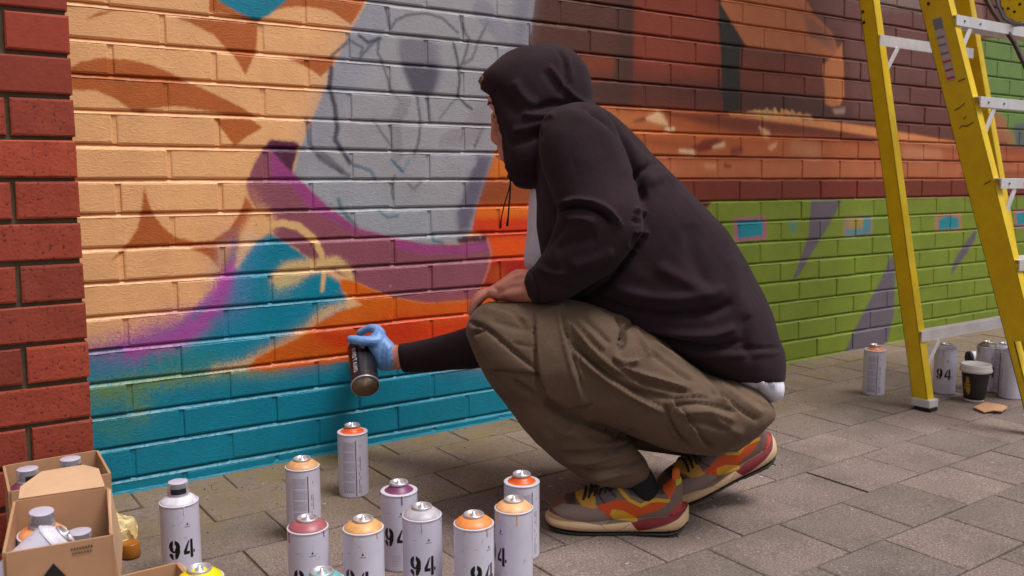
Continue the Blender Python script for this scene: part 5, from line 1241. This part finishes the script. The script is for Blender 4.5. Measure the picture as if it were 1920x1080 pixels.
lumn = nt.nodes.new('ShaderNodeRGBToBW'); nt.links.new(im.outputs[0], lumn.inputs[0]); bb = bump(nt, b, lumn.outputs[0], .5, .002); bump(nt, b, f.outputs[0], .3, .0008, bb)
sole_blk = mat('black_outsole', (26,24,24), .6, bstr=.3, bscale=80); lace_m = mat('black_lace', (24,20,22), .8); sock_m = mat('black_sock', (16,14,16), .9, bstr=.3, bscale=500)
def shoe_loft(secs, ring=24, e=2.4, zflat=None):            # secs (x, zbot, ztop, halfwidth, ycentre)
    S = catmull(secs, 5); vs, fs = [], []
    for s in S:
        x, zb, zt, hw, yc = s; zc = (zb+zt)/2; hz_ = (zt-zb)/2
        for j in range(ring):
            t = 2*math.pi*j/ring; ct, st = math.cos(t), math.sin(t)
            ee = e if st < 0 else 2.0
            vs.append((x, yc+hw*math.copysign(abs(ct)**(2/ee), ct), zc+hz_*math.copysign(abs(st)**(2/ee), st)))
    n_ = len(S)
    for i in range(n_-1):
        for j in range(ring):
            j2 = (j+1) % ring; fs.append((i*ring+j, i*ring+j2, (i+1)*ring+j2, (i+1)*ring+j))
    fs.append(tuple(reversed(range(ring)))); fs.append(tuple(range((n_-1)*ring, n_*ring))); return vs, fs
upper = shoe_loft([(.004,.024,.032,.012,0),(.016,.018,.052,.032,0),(.045,.014,.066,.044,0),(.075,.012,.074,.048,0),(.100,.012,.086,.048,0),(.125,.012,.098,.044,0),(.150,.014,.100,.038,0),(.180,.015,.092,.036,0),(.210,.016,.086,.036,0),(.238,.016,.094,.036,0),(.258,.018,.112,.034,0),(.270,.022,.116,.026,0),(.276,.034,.104,.014,0)], 28)
mids = shoe_loft([(-.002,.018,.026,.010,0),(.010,.009,.030,.034,0),(.040,.004,.032,.047,0),(.080,.003,.034,.052,0),(.130,.003,.036,.048,0),(.170,.004,.040,.044,0),(.210,.005,.046,.045,0),(.250,.007,.052,.044,0),(.275,.012,.058,.036,0),(.289,.022,.060,.018,0)], 28, 3.2)
outs = shoe_loft([(.000,.014,.020,.012,0),(.012,.004,.012,.035,0),(.040,.000,.008,.048,0),(.080,-.001,.007,.052,0),(.130,.000,.008,.047,0),(.170,.001,.009,.042,0),(.210,.001,.010,.044,0),(.250,.002,.012,.043,0),(.272,.008,.018,.034,0),(.284,.018,.026,.016,0)], 24, 4)
def build_shoe(name, loc, heading, pitch_, label, mirror=1, swell=1.0, yawtilt=0.0):
    r = empty(name, (0, 0, 0)); r.parent = person; r.matrix_parent_inverse = person.matrix_basis.inverted()
    hx = Vector(heading).normalized(); M0 = Matrix((hx, Vector((0, 0, 1)).cross(hx), Vector((0, 0, 1)))).transposed().to_quaternion()
    r.rotation_mode = 'QUATERNION'; r.rotation_quaternion = GQ @ M0 @ Quaternion((0, 1, 0), -pitch_) @ Quaternion((1, 0, 0), yawtilt); r.location = loc
    def ad(n_, vf, m_, vox=None):
        me = union([vf], .0035, 3) if vox else mesh_from(*vf); me.materials.clear(); o = link(n_, me, m_, smooth=True); o.parent = r; return o
    ad('upper', upper, shoe_m, True); ad('midsole', mids, shoe_m, True); ad('outsole', outs, sole_blk, True)
    lg = []
    for x in (.150, .205, .262): pass
    for i in range(6):
        x = .078+i*.011; z_ = .078+i*.0045
        lg.append(tube([(x, -.030, z_-.012), (x+.003, -.018, z_+.001), (x+.004, 0, z_+.006), (x+.003, .018, z_+.001), (x, .030, z_-.012)], .0030, 6))
    for sgn in (-1, 1):
        lg.append(tube([(.140, 0, .108), (.128, sgn*.018, .122), (.112, sgn*.032, .116), (.122, sgn*.030, .104), (.138, sgn*.006, .106)], .0024, 6))
        lg.append(tube([(.138, 0, .107), (.118, sgn*.022, .104), (.100, sgn*.040, .092)], .0022, 6))
    o = link('laces', join_meshes(lg), lace_m, smooth=True); o.parent = r
    tg = shoe_loft([(.108,.085,.095,.022,0),(.128,.095,.106,.025,0),(.148,.104,.120,.026,0),(.156,.112,.128,.022,0)], 16); o = ad('tongue', tg, mat('tongue_fabric', (118,104,50), .8)); 
    sk = tube([(.206, 0, .055), (.202, 0, .080), (.190, 0, .106), (.168, 0, .134), (.145, 0, .158)], [.031, .030, .029, .029, .030], 20); o = link('sock', sk, sock_m, smooth=True); o.parent = r
    pl = shoe_loft([(.255,.100,.128,.012,0),(.262,.098,.134,.012,0),(.270,.100,.130,.010,0)], 10); ad('heel_tab', pl, mat('heel_tab_fabric', (208,96,28), .7))
    tr_ = []
    for i in range(14):
        x = .02+i*.0185
        for sgn in (-1, 1): tr_.append(tube([(x, sgn*.008, -.0012), (x+.006, sgn*.036, -.0006)], .0014, 5))
    o = link('tread', join_meshes(tr_), sole_blk, smooth=True); o.parent = r
    return r
T0 = Vector(on_ground(1032, 990)); H0_ = Vector(on_ground(1262, 1000)); hd_dir = (H0_-T0); hd_dir.z = 0
S1 = build_shoe('trainer', tuple(Vector(on_ground(1040, 985))-hd_dir.normalized()*.018+Vector((0, 0, .001))), hd_dir, 0.0, '')
C1 = Vector(at(1272, 968, 1.985)); C2 = Vector(at(1440, 890, 2.02)); hh = C2-C1; pt = math.atan2(hh.z, math.hypot(hh.x, hh.y)); h2_ = Vector((hh.x, hh.y, 0))
S2 = build_shoe('trainer', tuple(Vector((C1.x, C1.y, gz(C1.x, C1.y)+.004))-h2_.normalized()*.045), h2_, pt*.98, '', yawtilt=.10)
